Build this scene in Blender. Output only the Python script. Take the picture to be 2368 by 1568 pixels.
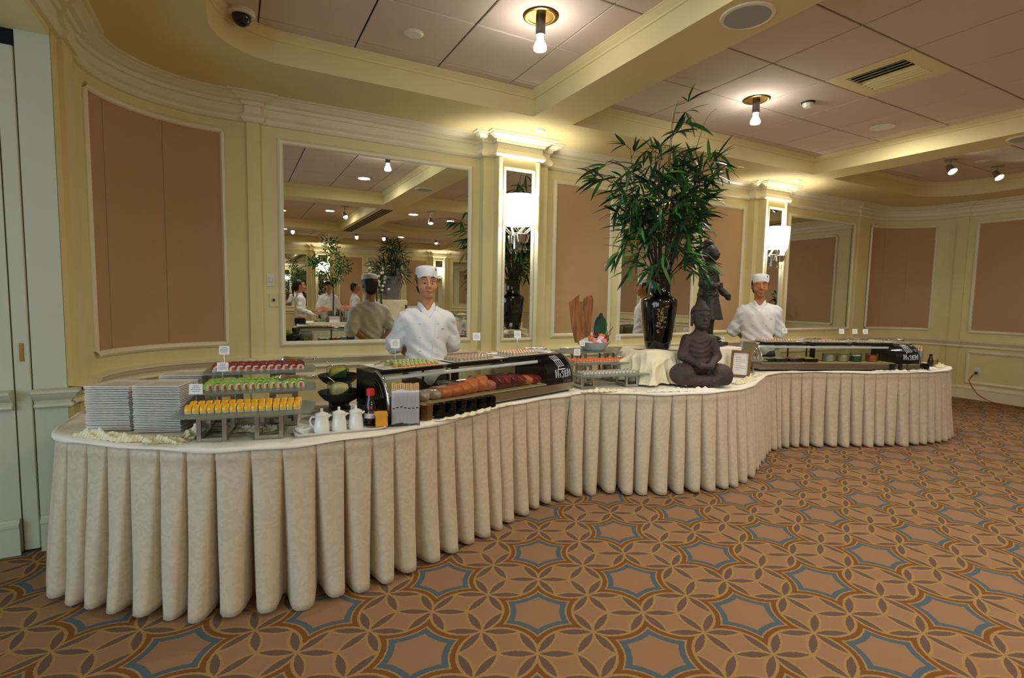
import bpy, bmesh, math, random
import numpy as np
from mathutils import Vector, Matrix, geometry
sc = bpy.context.scene
for _o in list(bpy.data.objects): bpy.data.objects.remove(_o, do_unlink=True)
COL = sc.collection
R = math.radians; PI = math.pi; sin = math.sin; cos = math.cos
random.seed(7)

# ---------------------------------------------------------------- camera, world, light, exposure
_cd = bpy.data.cameras.new('camera'); cam = bpy.data.objects.new('camera', _cd); COL.objects.link(cam)
_cd.sensor_fit = 'HORIZONTAL'; _cd.sensor_width = 36.0; _cd.lens = 1202.7 / 2368 * 36.0
_cd.clip_start = 0.05; _cd.clip_end = 200
cam.matrix_world = Matrix.Translation((0, 0, 1.4)) @ (Matrix.Rotation(R(-28.084), 4, 'Z') @ Matrix.Rotation(R(90 - 4.6246), 4, 'X') @ Matrix.Rotation(R(1.0569), 4, 'Z'))
sc.camera = cam
sc.view_settings.view_transform = 'Standard'; sc.view_settings.look = 'None'
sc.view_settings.exposure = 0.45; sc.view_settings.gamma = 1.0; sc.view_settings.use_curve_mapping = False
_w = bpy.data.worlds.new('sky'); sc.world = _w; _w.use_nodes = True
_bg = _w.node_tree.nodes['Background']; _bg.inputs[0].default_value = (0.42, 0.62, 1.0, 1); _bg.inputs[1].default_value = 3.0
try:
    sc.cycles.max_bounces = 9; sc.cycles.diffuse_bounces = 4; sc.cycles.glossy_bounces = 5; sc.cycles.transparent_max_bounces = 14
    sc.cycles.sample_clamp_indirect = 4.0; sc.cycles.caustics_reflective = False; sc.cycles.caustics_refractive = False
except Exception: pass
LIGHT_BULB, LIGHT_SCONCE, LIGHT_WIN, SHADE_EMIT, LIGHT_DOWN = 12.0, 22.0, 13.0, 6.5, 10.0
DAY = (0.62, 0.80, 1.0); LAMP = (1.0, 0.945, 0.85)
def area_light(name, loc, rot, sx, sy, power, color):
    l = bpy.data.lights.new(name, 'AREA'); l.shape = 'RECTANGLE'; l.size = sx; l.size_y = sy; l.energy = power; l.color = color
    o = bpy.data.objects.new(name, l); COL.objects.link(o); o.location = loc; o.rotation_euler = rot; return o
# daylight entering by the tall windows of the adjoining room on the left (see window_1..window_3)
for _y in (-3.3, -1.1, 1.1):
    area_light('window_daylight', (-4.42, _y, 1.55), (0, R(-90), 0), 2.3, 1.5, LIGHT_WIN, DAY)

# ---------------------------------------------------------------- helpers
def lin(h):
    h = h.lstrip('#'); c = [int(h[i:i+2], 16) / 255 for i in (0, 2, 4)]
    return tuple(((x / 12.92) if x <= .04045 else ((x + .055) / 1.055) ** 2.4) for x in c) + (1,)
MATS = {}
def nodes_of(name):
    m = bpy.data.materials.new(name); m.use_nodes = True; nt = m.node_tree; b = nt.nodes['Principled BSDF']; MATS[name] = m
    return m, nt, b
def mat(name, c, rough=.6, metal=0, var=.06, scale=30, bump=0, bscale=None, spec=.5, c2=None, emit=0, coat=0, coord='Object', stretch=None):
    m, nt, b = nodes_of(name); L = nt.links; N = nt.nodes
    tc = N.new('ShaderNodeTexCoord'); src = tc.outputs[coord]
    if stretch:
        mp = N.new('ShaderNodeMapping'); mp.inputs['Scale'].default_value = stretch; L.new(src, mp.inputs[0]); src = mp.outputs[0]
    n = N.new('ShaderNodeTexNoise'); n.inputs['Scale'].default_value = scale; n.inputs['Detail'].default_value = 4; L.new(src, n.inputs['Vector'])
    r = N.new('ShaderNodeValToRGB'); r.color_ramp.elements[0].position = .3; r.color_ramp.elements[1].position = .7
    a = lin(c); d = lin(c2) if c2 else tuple(min(1, x * (1 + var)) for x in a[:3]) + (1,)
    a0 = a if c2 else tuple(x * (1 - var) for x in a[:3]) + (1,)
    r.color_ramp.elements[0].color = a0; r.color_ramp.elements[1].color = d
    L.new(n.outputs[0], r.inputs[0]); L.new(r.outputs[0], b.inputs['Base Color'])
    b.inputs['Roughness'].default_value = rough; b.inputs['Metallic'].default_value = metal
    b.inputs['Specular IOR Level'].default_value = spec
    if coat: b.inputs['Coat Weight'].default_value = coat; b.inputs['Coat Roughness'].default_value = .05
    if bump:
        n2 = N.new('ShaderNodeTexNoise'); n2.inputs['Scale'].default_value = bscale or scale * 3; L.new(src, n2.inputs['Vector'])
        bp = N.new('ShaderNodeBump'); bp.inputs['Strength'].default_value = bump; bp.inputs['Distance'].default_value = .01
        L.new(n2.outputs[0], bp.inputs['Height']); L.new(bp.outputs[0], b.inputs['Normal'])
    if emit:
        b.inputs['Emission Color'].default_value = lin(c); b.inputs['Emission Strength'].default_value = emit
    return m
def emat(name, col, strength):
    m, nt, b = nodes_of(name); b.inputs['Base Color'].default_value = (.9, .9, .9, 1)
    b.inputs['Emission Color'].default_value = (*col, 1); b.inputs['Emission Strength'].default_value = strength; return m
def glassmat(name, tint, gloss=.12, rough=.03, body=0.0, bodycol='#BFD0C4'):
    m = bpy.data.materials.new(name); m.use_nodes = True; MATS[name] = m; nt = m.node_tree; N = nt.nodes; L = nt.links
    N.remove(N['Principled BSDF']); out = N['Material Output']
    t = N.new('ShaderNodeBsdfTransparent'); t.inputs[0].default_value = lin(tint)
    cur = t.outputs[0]
    if body:
        d = N.new('ShaderNodeBsdfDiffuse'); d.inputs[0].default_value = lin(bodycol)
        tl = N.new('ShaderNodeBsdfTranslucent'); tl.inputs[0].default_value = lin(bodycol)
        mm = N.new('ShaderNodeMixShader'); mm.inputs[0].default_value = .4; L.new(d.outputs[0], mm.inputs[1]); L.new(tl.outputs[0], mm.inputs[2])
        mx = N.new('ShaderNodeMixShader'); mx.inputs[0].default_value = body; L.new(cur, mx.inputs[1]); L.new(mm.outputs[0], mx.inputs[2]); cur = mx.outputs[0]
    g = N.new('ShaderNodeBsdfGlossy'); g.inputs['Roughness'].default_value = rough
    f = N.new('ShaderNodeFresnel'); f.inputs[0].default_value = 1.45
    a = N.new('ShaderNodeMath'); a.operation = 'MULTIPLY_ADD'; a.inputs[1].default_value = .8; a.inputs[2].default_value = gloss * .2; a.use_clamp = True
    L.new(f.outputs[0], a.inputs[0])
    mx2 = N.new('ShaderNodeMixShader'); L.new(a.outputs[0], mx2.inputs[0]); L.new(cur, mx2.inputs[1]); L.new(g.outputs[0], mx2.inputs[2])
    L.new(mx2.outputs[0], out.inputs[0]); return m

class MB:
    def __init__(s): s.v = []; s.f = []
    def add(s, vs, fs, M=None):
        n = len(s.v)
        if M is not None: vs = [M @ Vector(p) for p in vs]
        s.v += [tuple(p) for p in vs]; s.f += [tuple(i + n for i in f) for f in fs]; return s
    def box(s, x0, x1, y0, y1, z0, z1, M=None):
        v = [(x, y, z) for z in (z0, z1) for y in (y0, y1) for x in (x0, x1)]
        return s.add(v, [(0, 2, 3, 1), (4, 5, 7, 6), (0, 1, 5, 4), (2, 6, 7, 3), (0, 4, 6, 2), (1, 3, 7, 5)], M)
    def rbox(s, x0, x1, y0, y1, z0, z1, b=.004, M=None):
        X = (x0, x1); Y = (y0, y1); Z = (z0, z1); v = []; idx = {}
        for i in (0, 1):
            for j in (0, 1):
                for k in (0, 1):
                    sx, sy, sz = (b if i == 0 else -b), (b if j == 0 else -b), (b if k == 0 else -b)
                    for a in range(3):
                        p = [X[i], Y[j], Z[k]]
                        if a != 0: p[0] += sx
                        if a != 1: p[1] += sy
                        if a != 2: p[2] += sz
                        idx[i, j, k, a] = len(v); v.append(p)
        f = []
        q = lambda *t: f.append([idx[u] for u in t])
        for i in (0, 1): q((i, 0, 0, 0), (i, 1, 0, 0), (i, 1, 1, 0), (i, 0, 1, 0))
        for j in (0, 1): q((0, j, 0, 1), (1, j, 0, 1), (1, j, 1, 1), (0, j, 1, 1))
        for k in (0, 1): q((0, 0, k, 2), (1, 0, k, 2), (1, 1, k, 2), (0, 1, k, 2))
        for i in (0, 1):
            for j in (0, 1): q((i, j, 0, 0), (i, j, 1, 0), (i, j, 1, 1), (i, j, 0, 1))
        for i in (0, 1):
            for k in (0, 1): q((i, 0, k, 0), (i, 1, k, 0), (i, 1, k, 2), (i, 0, k, 2))
        for j in (0, 1):
            for k in (0, 1): q((0, j, k, 1), (1, j, k, 1), (1, j, k, 2), (0, j, k, 2))
        for i in (0, 1):
            for j in (0, 1):
                for k in (0, 1): q((i, j, k, 0), (i, j, k, 1), (i, j, k, 2))
        return s.add(v, f, M)
    def lathe(s, prof, n=24, M=None, a0=0, a1=2 * PI):
        full = abs(a1 - a0 - 2 * PI) < 1e-6; m = n if full else n + 1; v = []; f = []
        for (r, z) in prof:
            for i in range(m):
                a = a0 + (a1 - a0) * i / n; v.append((r * cos(a), r * sin(a), z))
        for j in range(len(prof) - 1):
            for i in range(n):
                k = (i + 1) % m
                f.append((j * m + i, j * m + k, (j + 1) * m + k, (j + 1) * m + i))
        if full:
            if prof[0][0] > 1e-4: f.append(tuple(range(m))[::-1])
            if prof[-1][0] > 1e-4: f.append(tuple((len(prof) - 1) * m + i for i in range(m)))
        return s.add(v, f, M)
    def tube(s, pts, r, n=8, M=None, caps=True):
        pts = [Vector(p) for p in pts]; rs = r if isinstance(r, (list, tuple)) else [r] * len(pts); v = []; f = []
        up = None
        for i, p in enumerate(pts):
            d = (pts[min(i + 1, len(pts) - 1)] - pts[max(i - 1, 0)])
            d = d.normalized() if d.length > 1e-9 else Vector((0, 0, 1))
            if up is None:
                up = Vector((0, 0, 1)) if abs(d.z) < .9 else Vector((1, 0, 0))
            a = d.cross(up)
            if a.length < 1e-6: a = d.orthogonal()
            a.normalize(); b = a.cross(d).normalized(); up = b
            for k in range(n):
                t = 2 * PI * k / n; v.append(p + a * (rs[i] * cos(t)) + b * (rs[i] * sin(t)))
        for i in range(len(pts) - 1):
            for k in range(n):
                l = (k + 1) % n; f.append((i * n + k, i * n + l, (i + 1) * n + l, (i + 1) * n + k))
        if caps: f.append(tuple(range(n))[::-1]); f.append(tuple((len(pts) - 1) * n + k for k in range(n)))
        return s.add(v, f, M)
    def prism(s, poly, z0, z1, M=None):
        n = len(poly); v = [(x, y, z0) for x, y in poly] + [(x, y, z1) for x, y in poly]
        f = [tuple(range(n))[::-1], tuple(range(n, 2 * n))] + [(i, (i + 1) % n, n + (i + 1) % n, n + i) for i in range(n)]
        return s.add(v, f, M)
    def ell(s, c, r, nu=16, nv=10, M=None):
        v = [(c[0], c[1], c[2] - r[2])]; f = []
        for j in range(1, nv):
            t = PI * j / nv
            for i in range(nu):
                a = 2 * PI * i / nu; v.append((c[0] + r[0] * sin(t) * cos(a), c[1] + r[1] * sin(t) * sin(a), c[2] - r[2] * cos(t)))
        v.append((c[0], c[1], c[2] + r[2])); e = len(v) - 1
        for i in range(nu):
            k = (i + 1) % nu; f.append((0, 1 + k, 1 + i)); f.append((e, 1 + (nv - 2) * nu + i, 1 + (nv - 2) * nu + k))
            for j in range(nv - 2): f.append((1 + j * nu + i, 1 + j * nu + k, 1 + (j + 1) * nu + k, 1 + (j + 1) * nu + i))
        return s.add(v, f, M)
    def grid(s, fn, nu, nv, M=None):
        v = [fn(i / nu, j / nv) for j in range(nv + 1) for i in range(nu + 1)]; w = nu + 1
        return s.add(v, [(j * w + i, j * w + i + 1, (j + 1) * w + i + 1, (j + 1) * w + i) for j in range(nv) for i in range(nu)], M)
    def build(s, name, m, parent=None, smooth=0, loc=None, rz=0, fix=True):
        me = bpy.data.meshes.new(name); me.from_pydata(s.v, [], s.f)
        if fix:
            b = bmesh.new(); b.from_mesh(me); bmesh.ops.recalc_face_normals(b, faces=b.faces); b.to_mesh(me); b.free()
        return link(name, me, m, parent, smooth, loc, rz)
def link(name, me, m, parent=None, smooth=0, loc=None, rz=0):
    if m is not None:
        me.materials.clear(); me.materials.append(MATS[m] if isinstance(m, str) else m)
    if smooth:
        me.polygons.foreach_set('use_smooth', [True] * len(me.polygons))
        if smooth < 180: me.set_sharp_from_angle(angle=R(smooth))
    o = bpy.data.objects.new(name, me); COL.objects.link(o)
    if parent is not None: o.parent = parent
    if loc is not None: o.location = loc
    if rz: o.rotation_euler = (0, 0, rz)
    return o
def inst(src, name=None, loc=None, rz=0, parent=None, scale=None, rot=None):
    o = src.copy(); COL.objects.link(o)
    if name: o.name = name
    o.parent = parent
    for k in list(o.keys()):
        if k in ('label', 'category', 'group'): del o[k]
    if loc is not None: o.location = loc
    o.rotation_euler = rot if rot is not None else (0, 0, rz)
    if scale is not None: o.scale = scale if isinstance(scale, (tuple, list, Vector)) else (scale,) * 3
    return o
def tag(o, label=None, cat=None, group=None, kind=None):
    if label: o['label'] = label
    if cat: o['category'] = cat
    if group: o['group'] = group
    if kind: o['kind'] = kind
    return o
def thing(name, label, cat, loc=(0, 0, 0), rz=0, group=None):
    o = bpy.data.objects.new(name, None); COL.objects.link(o); o.location = loc; o.rotation_euler = (0, 0, rz); o.empty_display_size = .05
    return tag(o, label, cat, group)
def dup(root, loc, rz=0, label=None, group=None, scale=None):
    r = root.copy(); COL.objects.link(r); r.location = loc; r.rotation_euler = (0, 0, rz)
    if scale: r.scale = (scale,) * 3 if not isinstance(scale, tuple) else scale
    if label: r['label'] = label
    if group: r['group'] = group
    for ch in list(root.children):
        c = ch.copy(); COL.objects.link(c); c.parent = r
        for g in list(ch.children):
            d = g.copy(); COL.objects.link(d); d.parent = c
    return r
def struct(o): o['kind'] = 'structure'; return o
def T(x=0, y=0, z=0): return Matrix.Translation((x, y, z))
def Rot(a, ax): return Matrix.Rotation(a, 4, ax)
def offset_path(path, d, closed=False):
    n = len(path); out = []
    for i in range(n):
        a = path[i - 1] if (i > 0 or closed) else None; b = path[i]; c = path[(i + 1) % n] if (i < n - 1 or closed) else None
        ns = []
        for p, q in ((a, b), (b, c)):
            if p is None or q is None: continue
            dx, dy = q[0] - p[0], q[1] - p[1]; l = math.hypot(dx, dy)
            if l > 1e-9: ns.append((dy / l, -dx / l))
        if len(ns) == 1: m = ns[0]; k = 1
        else:
            m = (ns[0][0] + ns[1][0], ns[0][1] + ns[1][1]); l2 = m[0] ** 2 + m[1] ** 2
            k = 2 / max(l2, .15)
        out.append((b[0] + m[0] * d * k, b[1] + m[1] * d * k))
    return out
def sweep(mb, path, prof, closed=False):
    n = len(path); rows = [offset_path(path, d, closed) for d, z in prof]; v = []; f = []
    for (d, z), r in zip(prof, rows): v += [(x, y, z) for x, y in r]
    for j in range(len(prof) - 1):
        for i in range(n if closed else n - 1):
            k = (i + 1) % n; f.append((j * n + i, j * n + k, (j + 1) * n + k, (j + 1) * n + i))
    if not closed and len(prof) > 2:
        f.append(tuple(j * n for j in range(len(prof)))); f.append(tuple(j * n + n - 1 for j in range(len(prof)))[::-1])
    return mb.add(v, f)
def arc(cx, cy, r, a0, a1, n=14): return [(cx + r * cos(R(a0 + (a1 - a0) * i / n)), cy + r * sin(R(a0 + (a1 - a0) * i / n))) for i in range(n + 1)]
def crom(pts, step=.02):
    P = [Vector(p) for p in pts]; P = [P[0] * 2 - P[1]] + P + [P[-1] * 2 - P[-2]]; out = []
    for i in range(1, len(P) - 2):
        a, b, c, d = P[i - 1:i + 3]; m = max(2, int((c - b).length / step))
        for k in range(m):
            t = k / m; out.append(.5 * ((2 * b) + (c - a) * t + (2 * a - 5 * b + 4 * c - d) * t * t + (3 * b - a - 3 * c + d) * t ** 3))
    out.append(P[-2]); return out

# ---- implicit surfaces (smooth unions) meshed with surface nets
def sn_mesh(f, xs, ys, zs):
    xs = np.asarray(xs, float); ys = np.asarray(ys, float); zs = np.asarray(zs, float)
    X, Y, Z = np.meshgrid(xs, ys, zs, indexing='ij'); V = f(X, Y, Z)
    ins = V < 0; nx, ny, nz = V.shape
    acc = np.zeros((nx - 1, ny - 1, nz - 1, 3)); cnt = np.zeros((nx - 1, ny - 1, nz - 1))
    G = np.stack((X, Y, Z), -1)
    def sl(o, n): return slice(o, n - 1 + o)
    cor = [(i, j, k) for i in (0, 1) for j in (0, 1) for k in (0, 1)]
    for a in cor:
        for ax in range(3):
            if a[ax]: continue
            b = list(a); b[ax] = 1
            sa = (sl(a[0], nx), sl(a[1], ny), sl(a[2], nz)); sb = (sl(b[0], nx), sl(b[1], ny), sl(b[2], nz))
            x = ins[sa] != ins[sb]
            va = V[sa][x]; vb = V[sb][x]; t = (va / (va - vb))[:, None]
            acc[x] += G[sa][x] * (1 - t) + G[sb][x] * t; cnt[x] += 1
    act = cnt > 0; idx = -np.ones(cnt.shape, int); idx[act] = np.arange(act.sum()); P = acc[act] / cnt[act][:, None]
    F = []
    for ax in range(3):
        s0 = [slice(1, -1)] * 3; s1 = [slice(1, -1)] * 3; s0[ax] = slice(0, -1); s1[ax] = slice(1, None)
        a = ins[tuple(s0)]; b = ins[tuple(s1)]; ch = np.argwhere(a != b)
        if len(ch) == 0: continue
        flip = a[tuple(ch.T)]
        u, w = [(1, 2), (2, 0), (0, 1)][ax]
        base = ch.copy(); base[:, u] += 1; base[:, w] += 1
        def cell(du, dw):
            c = base.copy(); c[:, u] -= du; c[:, w] -= dw; return idx[tuple(c.T)]
        q = np.stack((cell(1, 1), cell(0, 1), cell(0, 0), cell(1, 0)), 1); q[~flip] = q[~flip][:, ::-1]; F.append(q)
    F = np.concatenate(F) if F else np.zeros((0, 4), int)
    F = F[(F >= 0).all(1)]
    return [tuple(p) for p in P], [tuple(int(i) for i in q) for q in F]
def ax_(lo, hi, fine, coarse, f0, f1):
    out = []; x = lo
    while x < hi + 1e-9:
        out.append(x); x += fine if f0 <= x <= f1 else coarse
    out.append(x); return out
def smin(a, b, k): h = np.clip(.5 + .5 * (b - a) / k, 0, 1); return b * (1 - h) + a * h - k * h * (1 - h)
def smax(a, b, k): return -smin(-a, -b, k)
def s_ell(c, r):
    def f(x, y, z):
        px, py, pz = (x - c[0]) / r[0], (y - c[1]) / r[1], (z - c[2]) / r[2]; k0 = np.sqrt(px * px + py * py + pz * pz)
        k1 = np.sqrt((px / r[0]) ** 2 + (py / r[1]) ** 2 + (pz / r[2]) ** 2) + 1e-9; return k0 * (k0 - 1) / k1
    return f
def s_cap(a, b, ra, rb=None):
    rb = ra if rb is None else rb; a = np.array(a, float); b = np.array(b, float); d = b - a; L2 = float(d @ d) + 1e-12
    def f(x, y, z):
        t = np.clip(((x - a[0]) * d[0] + (y - a[1]) * d[1] + (z - a[2]) * d[2]) / L2, 0, 1)
        return np.sqrt((x - a[0] - t * d[0]) ** 2 + (y - a[1] - t * d[1]) ** 2 + (z - a[2] - t * d[2]) ** 2) - (ra + (rb - ra) * t)
    return f
def s_box(c, h, r=.01):
    def f(x, y, z):
        qx, qy, qz = np.abs(x - c[0]) - h[0] + r, np.abs(y - c[1]) - h[1] + r, np.abs(z - c[2]) - h[2] + r
        return np.sqrt(np.maximum(qx, 0) ** 2 + np.maximum(qy, 0) ** 2 + np.maximum(qz, 0) ** 2) + np.minimum(np.maximum(qx, np.maximum(qy, qz)), 0) - r
    return f
def s_union(lst, k=.02):
    def f(x, y, z):
        v = None
        for it in lst:
            kk = k
            if isinstance(it, tuple): it, kk = it
            w = it(x, y, z)
            if kk < 0: v = smax(v, -w, -kk)          # carve
            else: v = w if v is None else smin(v, w, max(kk, 1e-5))
        return v
    return f
def sdf_obj(name, f, lo, hi, h, m, parent=None, axes=None):
    if axes is None: axes = [np.arange(lo[i] - h, hi[i] + 2 * h, h) for i in range(3)]
    v, q = sn_mesh(f, *axes); me = bpy.data.meshes.new(name); me.from_pydata(v, [], q)
    return link(name, me, m, parent, 180)
# ---------------------------------------------------------------- materials
mat('paint_wall', '#E7D9A0', .55, var=.025, scale=6, bump=.03, bscale=220)
mat('paint_trim', '#EEE5C2', .38, var=.02, scale=8)
mat('paint_jamb', '#C2C2A6', .45, var=.02, scale=5)
mat('paint_ceiling', '#E6D59C', .7, var=.02, scale=5)
mat('tile_board', '#D8C6B4', .9, var=.05, scale=260, bump=.12, bscale=420)
mat('grid_dark', '#3A3028', .8, var=.05)
mat('fabric_panel', '#BF9C70', .95, var=.05, scale=160, bump=.15, bscale=500)
mat('black_void', '#050505', .9)
mat('chrome', '#D8D8D6', .12, 1, var=.03)
mat('steel', '#B4AEA4', .3, 1, var=.10, scale=14, stretch=(1, 1, 6))
mat('steel_dark', '#6E6A66', .38, 1, var=.08, scale=20)
mat('brass', '#B8924A', .25, 1, var=.06)
mat('black_plastic', '#0B0B0C', .28, var=.1, scale=20)
mat('black_gloss', '#060607', .08, var=.1, coat=.4)
mat('black_matte', '#121110', .6, var=.15, scale=40)
mat('white_plastic', '#E4E0D2', .4, var=.03)
mat('white_porcelain', '#EEEBE2', .16, var=.02, coat=.3)
mat('white_card', '#F2F0EC', .7, var=.02)
mat('ink', '#3A3A40', .8)
mat('cream_cloth', '#F1E6C4', .85, var=.04, scale=12, bump=.25, bscale=60)
mat('pale_cloth', '#F3ECDA', .85, var=.03, scale=14, bump=.25, bscale=50)
mat('chef_white', '#ECEBEA', .8, var=.02, scale=10, bump=.35, bscale=16)
mat('skin', '#C68E66', .5, var=.05, scale=25, spec=.3)
mat('skin_tan', '#B97B52', .5, var=.05, scale=25, spec=.3)
mat('lip', '#A45C50', .45, var=.05)
mat('hair', '#15110F', .5, var=.2, scale=80, stretch=(1, 1, .1))
mat('eye_white', '#D8D2CA', .3, var=.02)
mat('iris', '#140D09', .2, var=.05)
mat('stone_brown', '#4A382E', .62, var=.25, scale=9, bump=.35, bscale=120, c2='#332823')
mat('stone_dark', '#231D1A', .5, var=.25, scale=12, bump=.25, bscale=90)
mat('wood_frame', '#8A6238', .5, c2='#6B4826', scale=6, stretch=(1, 1, 12))
mat('drift_wood', '#A86A32', .75, c2='#63391A', scale=9, stretch=(8, 8, .7), bump=.5, bscale=16)
mat('chop_wood', '#E0B87A', .6, var=.08, scale=40)
mat('paper', '#F0EFF4', .75, var=.02)
mat('soy', '#1A0C06', .1, var=.1, coat=.3)
mat('red_cap', '#D8261C', .35, var=.05)
mat('orange_box', '#E39A24', .55, var=.05)
mat('brown_dish', '#8C6432', .5, var=.1)
mat('leaf_green', '#3C7A2C', .45, c2='#24541E', scale=7, coord='Object', spec=.4)
mat('leaf_bright', '#6AA83A', .45, c2='#3F8026', scale=6, spec=.4)
mat('leaf_dark', '#274A2C', .42, c2='#152E1C', scale=6, spec=.5)
mat('stem_dark', '#2A2316', .7, var=.2)
mat('leaf_teal', '#2D5546', .4, c2='#1B3B33', scale=8, stretch=(10, 10, 1))
mat('melon_green', '#3D6B3A', .45, c2='#2A5230', scale=10)
mat('cream_paste', '#E9D9A0', .7, var=.06, scale=60)
mat('yellow_paste', '#C9C04A', .7, var=.06, scale=60)
mat('rice', '#E8E4D4', .75, var=.08, scale=220, bump=.5, bscale=320)
mat('nori', '#12170F', .6, var=.2)
mat('mango', '#F4C31E', .32, c2='#EFA01C', scale=26, coat=.3)
mat('avocado', '#7FAE35', .4, c2='#A9C65A', scale=60, coat=.15)
mat('carrot', '#E2531C', .45, var=.1)
mat('tuna', '#9E2A2A', .32, c2='#7C1D22', scale=30, coat=.4)
mat('salmon', '#F07A3C', .3, c2='#F59A66', scale=16, stretch=(1, 5, 1), coat=.4)
mat('white_fish', '#E6D8C8', .35, c2='#D8B8A8', scale=18, stretch=(1, 4, 1), coat=.3)
mat('pink_fish', '#E59A8E', .35, c2='#D87268', scale=16, coat=.3)
mat('deep_tuna', '#641519', .3, c2='#86222A', scale=14, coat=.4)
mat('orange_roe', '#F2662A', .3, c2='#F58A4A', scale=90, coat=.4)
mat('roll_pale', '#CFC9B0', .7, c2='#8E8C70', scale=110)
mat('cucumber', '#8EB04A', .5, c2='#D7D9A0', scale=50)
mat('ice', '#EDF3F4', .2, var=.06, scale=60, bump=.6, bscale=90)
mat('cord_orange', '#B4481E', .5, var=.05)
mat('teal_print', '#9AA6B0', .5)
mat('gold_relief', '#A98E5C', .4, .3, c2='#7D6A48', scale=30, bump=.5, bscale=60)
mat('amber_relief', '#7A4A1C', .4, .2, var=.2)
mat('copper_food', '#B5622A', .6, c2='#8A3E1A', scale=60)
mat('shirt', '#EDEDEC', .8, var=.02, bump=.3, bscale=18)
mat('trouser', '#0E0E10', .8, var=.1)
mat('planter_grey', '#76736E', .8, var=.1, scale=20)
mat('blue_cloth', '#8FA3B6', .85, var=.08, scale=30)
mat('flower_white', '#E9E6D8', .7, var=.05)
mat('vase_teal', '#2C4A48', .25, c2='#51544A', scale=40, stretch=(1, 1, 8), coat=.4)
emat('bulb_glow', (1, .97, .92), 60); emat('shade_glow', (1, .93, .80), SHADE_EMIT); emat('down_glow', (1, .95, .86), 9)
emat('tube_off', (1, .97, .9), .06)
emat('day_sky', (.5, .7, 1.0), 3.2)
glassmat('clear_glass', '#F4F8F4', .1); glassmat('acrylic', '#FDFDFD', .05)
glassmat('frost_glass', '#EAF2EA', .2, .25, .42, '#D2DED2'); mat('ice_bowl', '#CBD8D6', .25, var=.06, scale=40, coat=.3)
glassmat('tube_glass', '#FFFDF4', .5, .05)
def mirror_mat():
    m, nt, b = nodes_of('mirror_silver'); b.inputs['Metallic'].default_value = 1; b.inputs['Roughness'].default_value = 0.0
    n = nt.nodes.new('ShaderNodeTexNoise'); n.inputs['Scale'].default_value = .5
    r = nt.nodes.new('ShaderNodeValToRGB'); r.color_ramp.elements[0].color = (.80, .83, .80, 1); r.color_ramp.elements[1].color = (.84, .86, .83, 1)
    nt.links.new(n.outputs[0], r.inputs[0]); nt.links.new(r.outputs[0], b.inputs['Base Color'])
mirror_mat()
def damask():
    m, nt, b = nodes_of('damask'); N = nt.nodes; L = nt.links
    tc = N.new('ShaderNodeTexCoord'); n1 = N.new('ShaderNodeTexNoise'); n1.inputs['Scale'].default_value = 24; n1.inputs['Detail'].default_value = 3.5; n1.inputs['Distortion'].default_value = 1.6
    L.new(tc.outputs['Object'], n1.inputs['Vector'])
    r = N.new('ShaderNodeValToRGB'); r.color_ramp.elements[0].position = .47; r.color_ramp.elements[1].position = .54
    r.color_ramp.elements[0].color = lin('#C9B79A'); r.color_ramp.elements[1].color = lin('#D0BFA2')
    L.new(n1.outputs[0], r.inputs[0]); L.new(r.outputs[0], b.inputs['Base Color'])
    r2 = N.new('ShaderNodeValToRGB'); r2.color_ramp.elements[0].position = .47; r2.color_ramp.elements[1].position = .54
    r2.color_ramp.elements[0].color = (.62,) * 3 + (1,); r2.color_ramp.elements[1].color = (.36,) * 3 + (1,)
    L.new(n1.outputs[0], r2.inputs[0]); L.new(r2.outputs[0], b.inputs['Roughness'])
    w = N.new('ShaderNodeTexNoise'); w.inputs['Scale'].default_value = 300; L.new(tc.outputs['Object'], w.inputs['Vector'])
    bp = N.new('ShaderNodeBump'); bp.inputs['Strength'].default_value = .12; bp.inputs['Distance'].default_value = .003; L.new(w.outputs[0], bp.inputs['Height']); L.new(bp.outputs[0], b.inputs['Normal'])
    b.inputs['Sheen Weight'].default_value = .3
damask()
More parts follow.
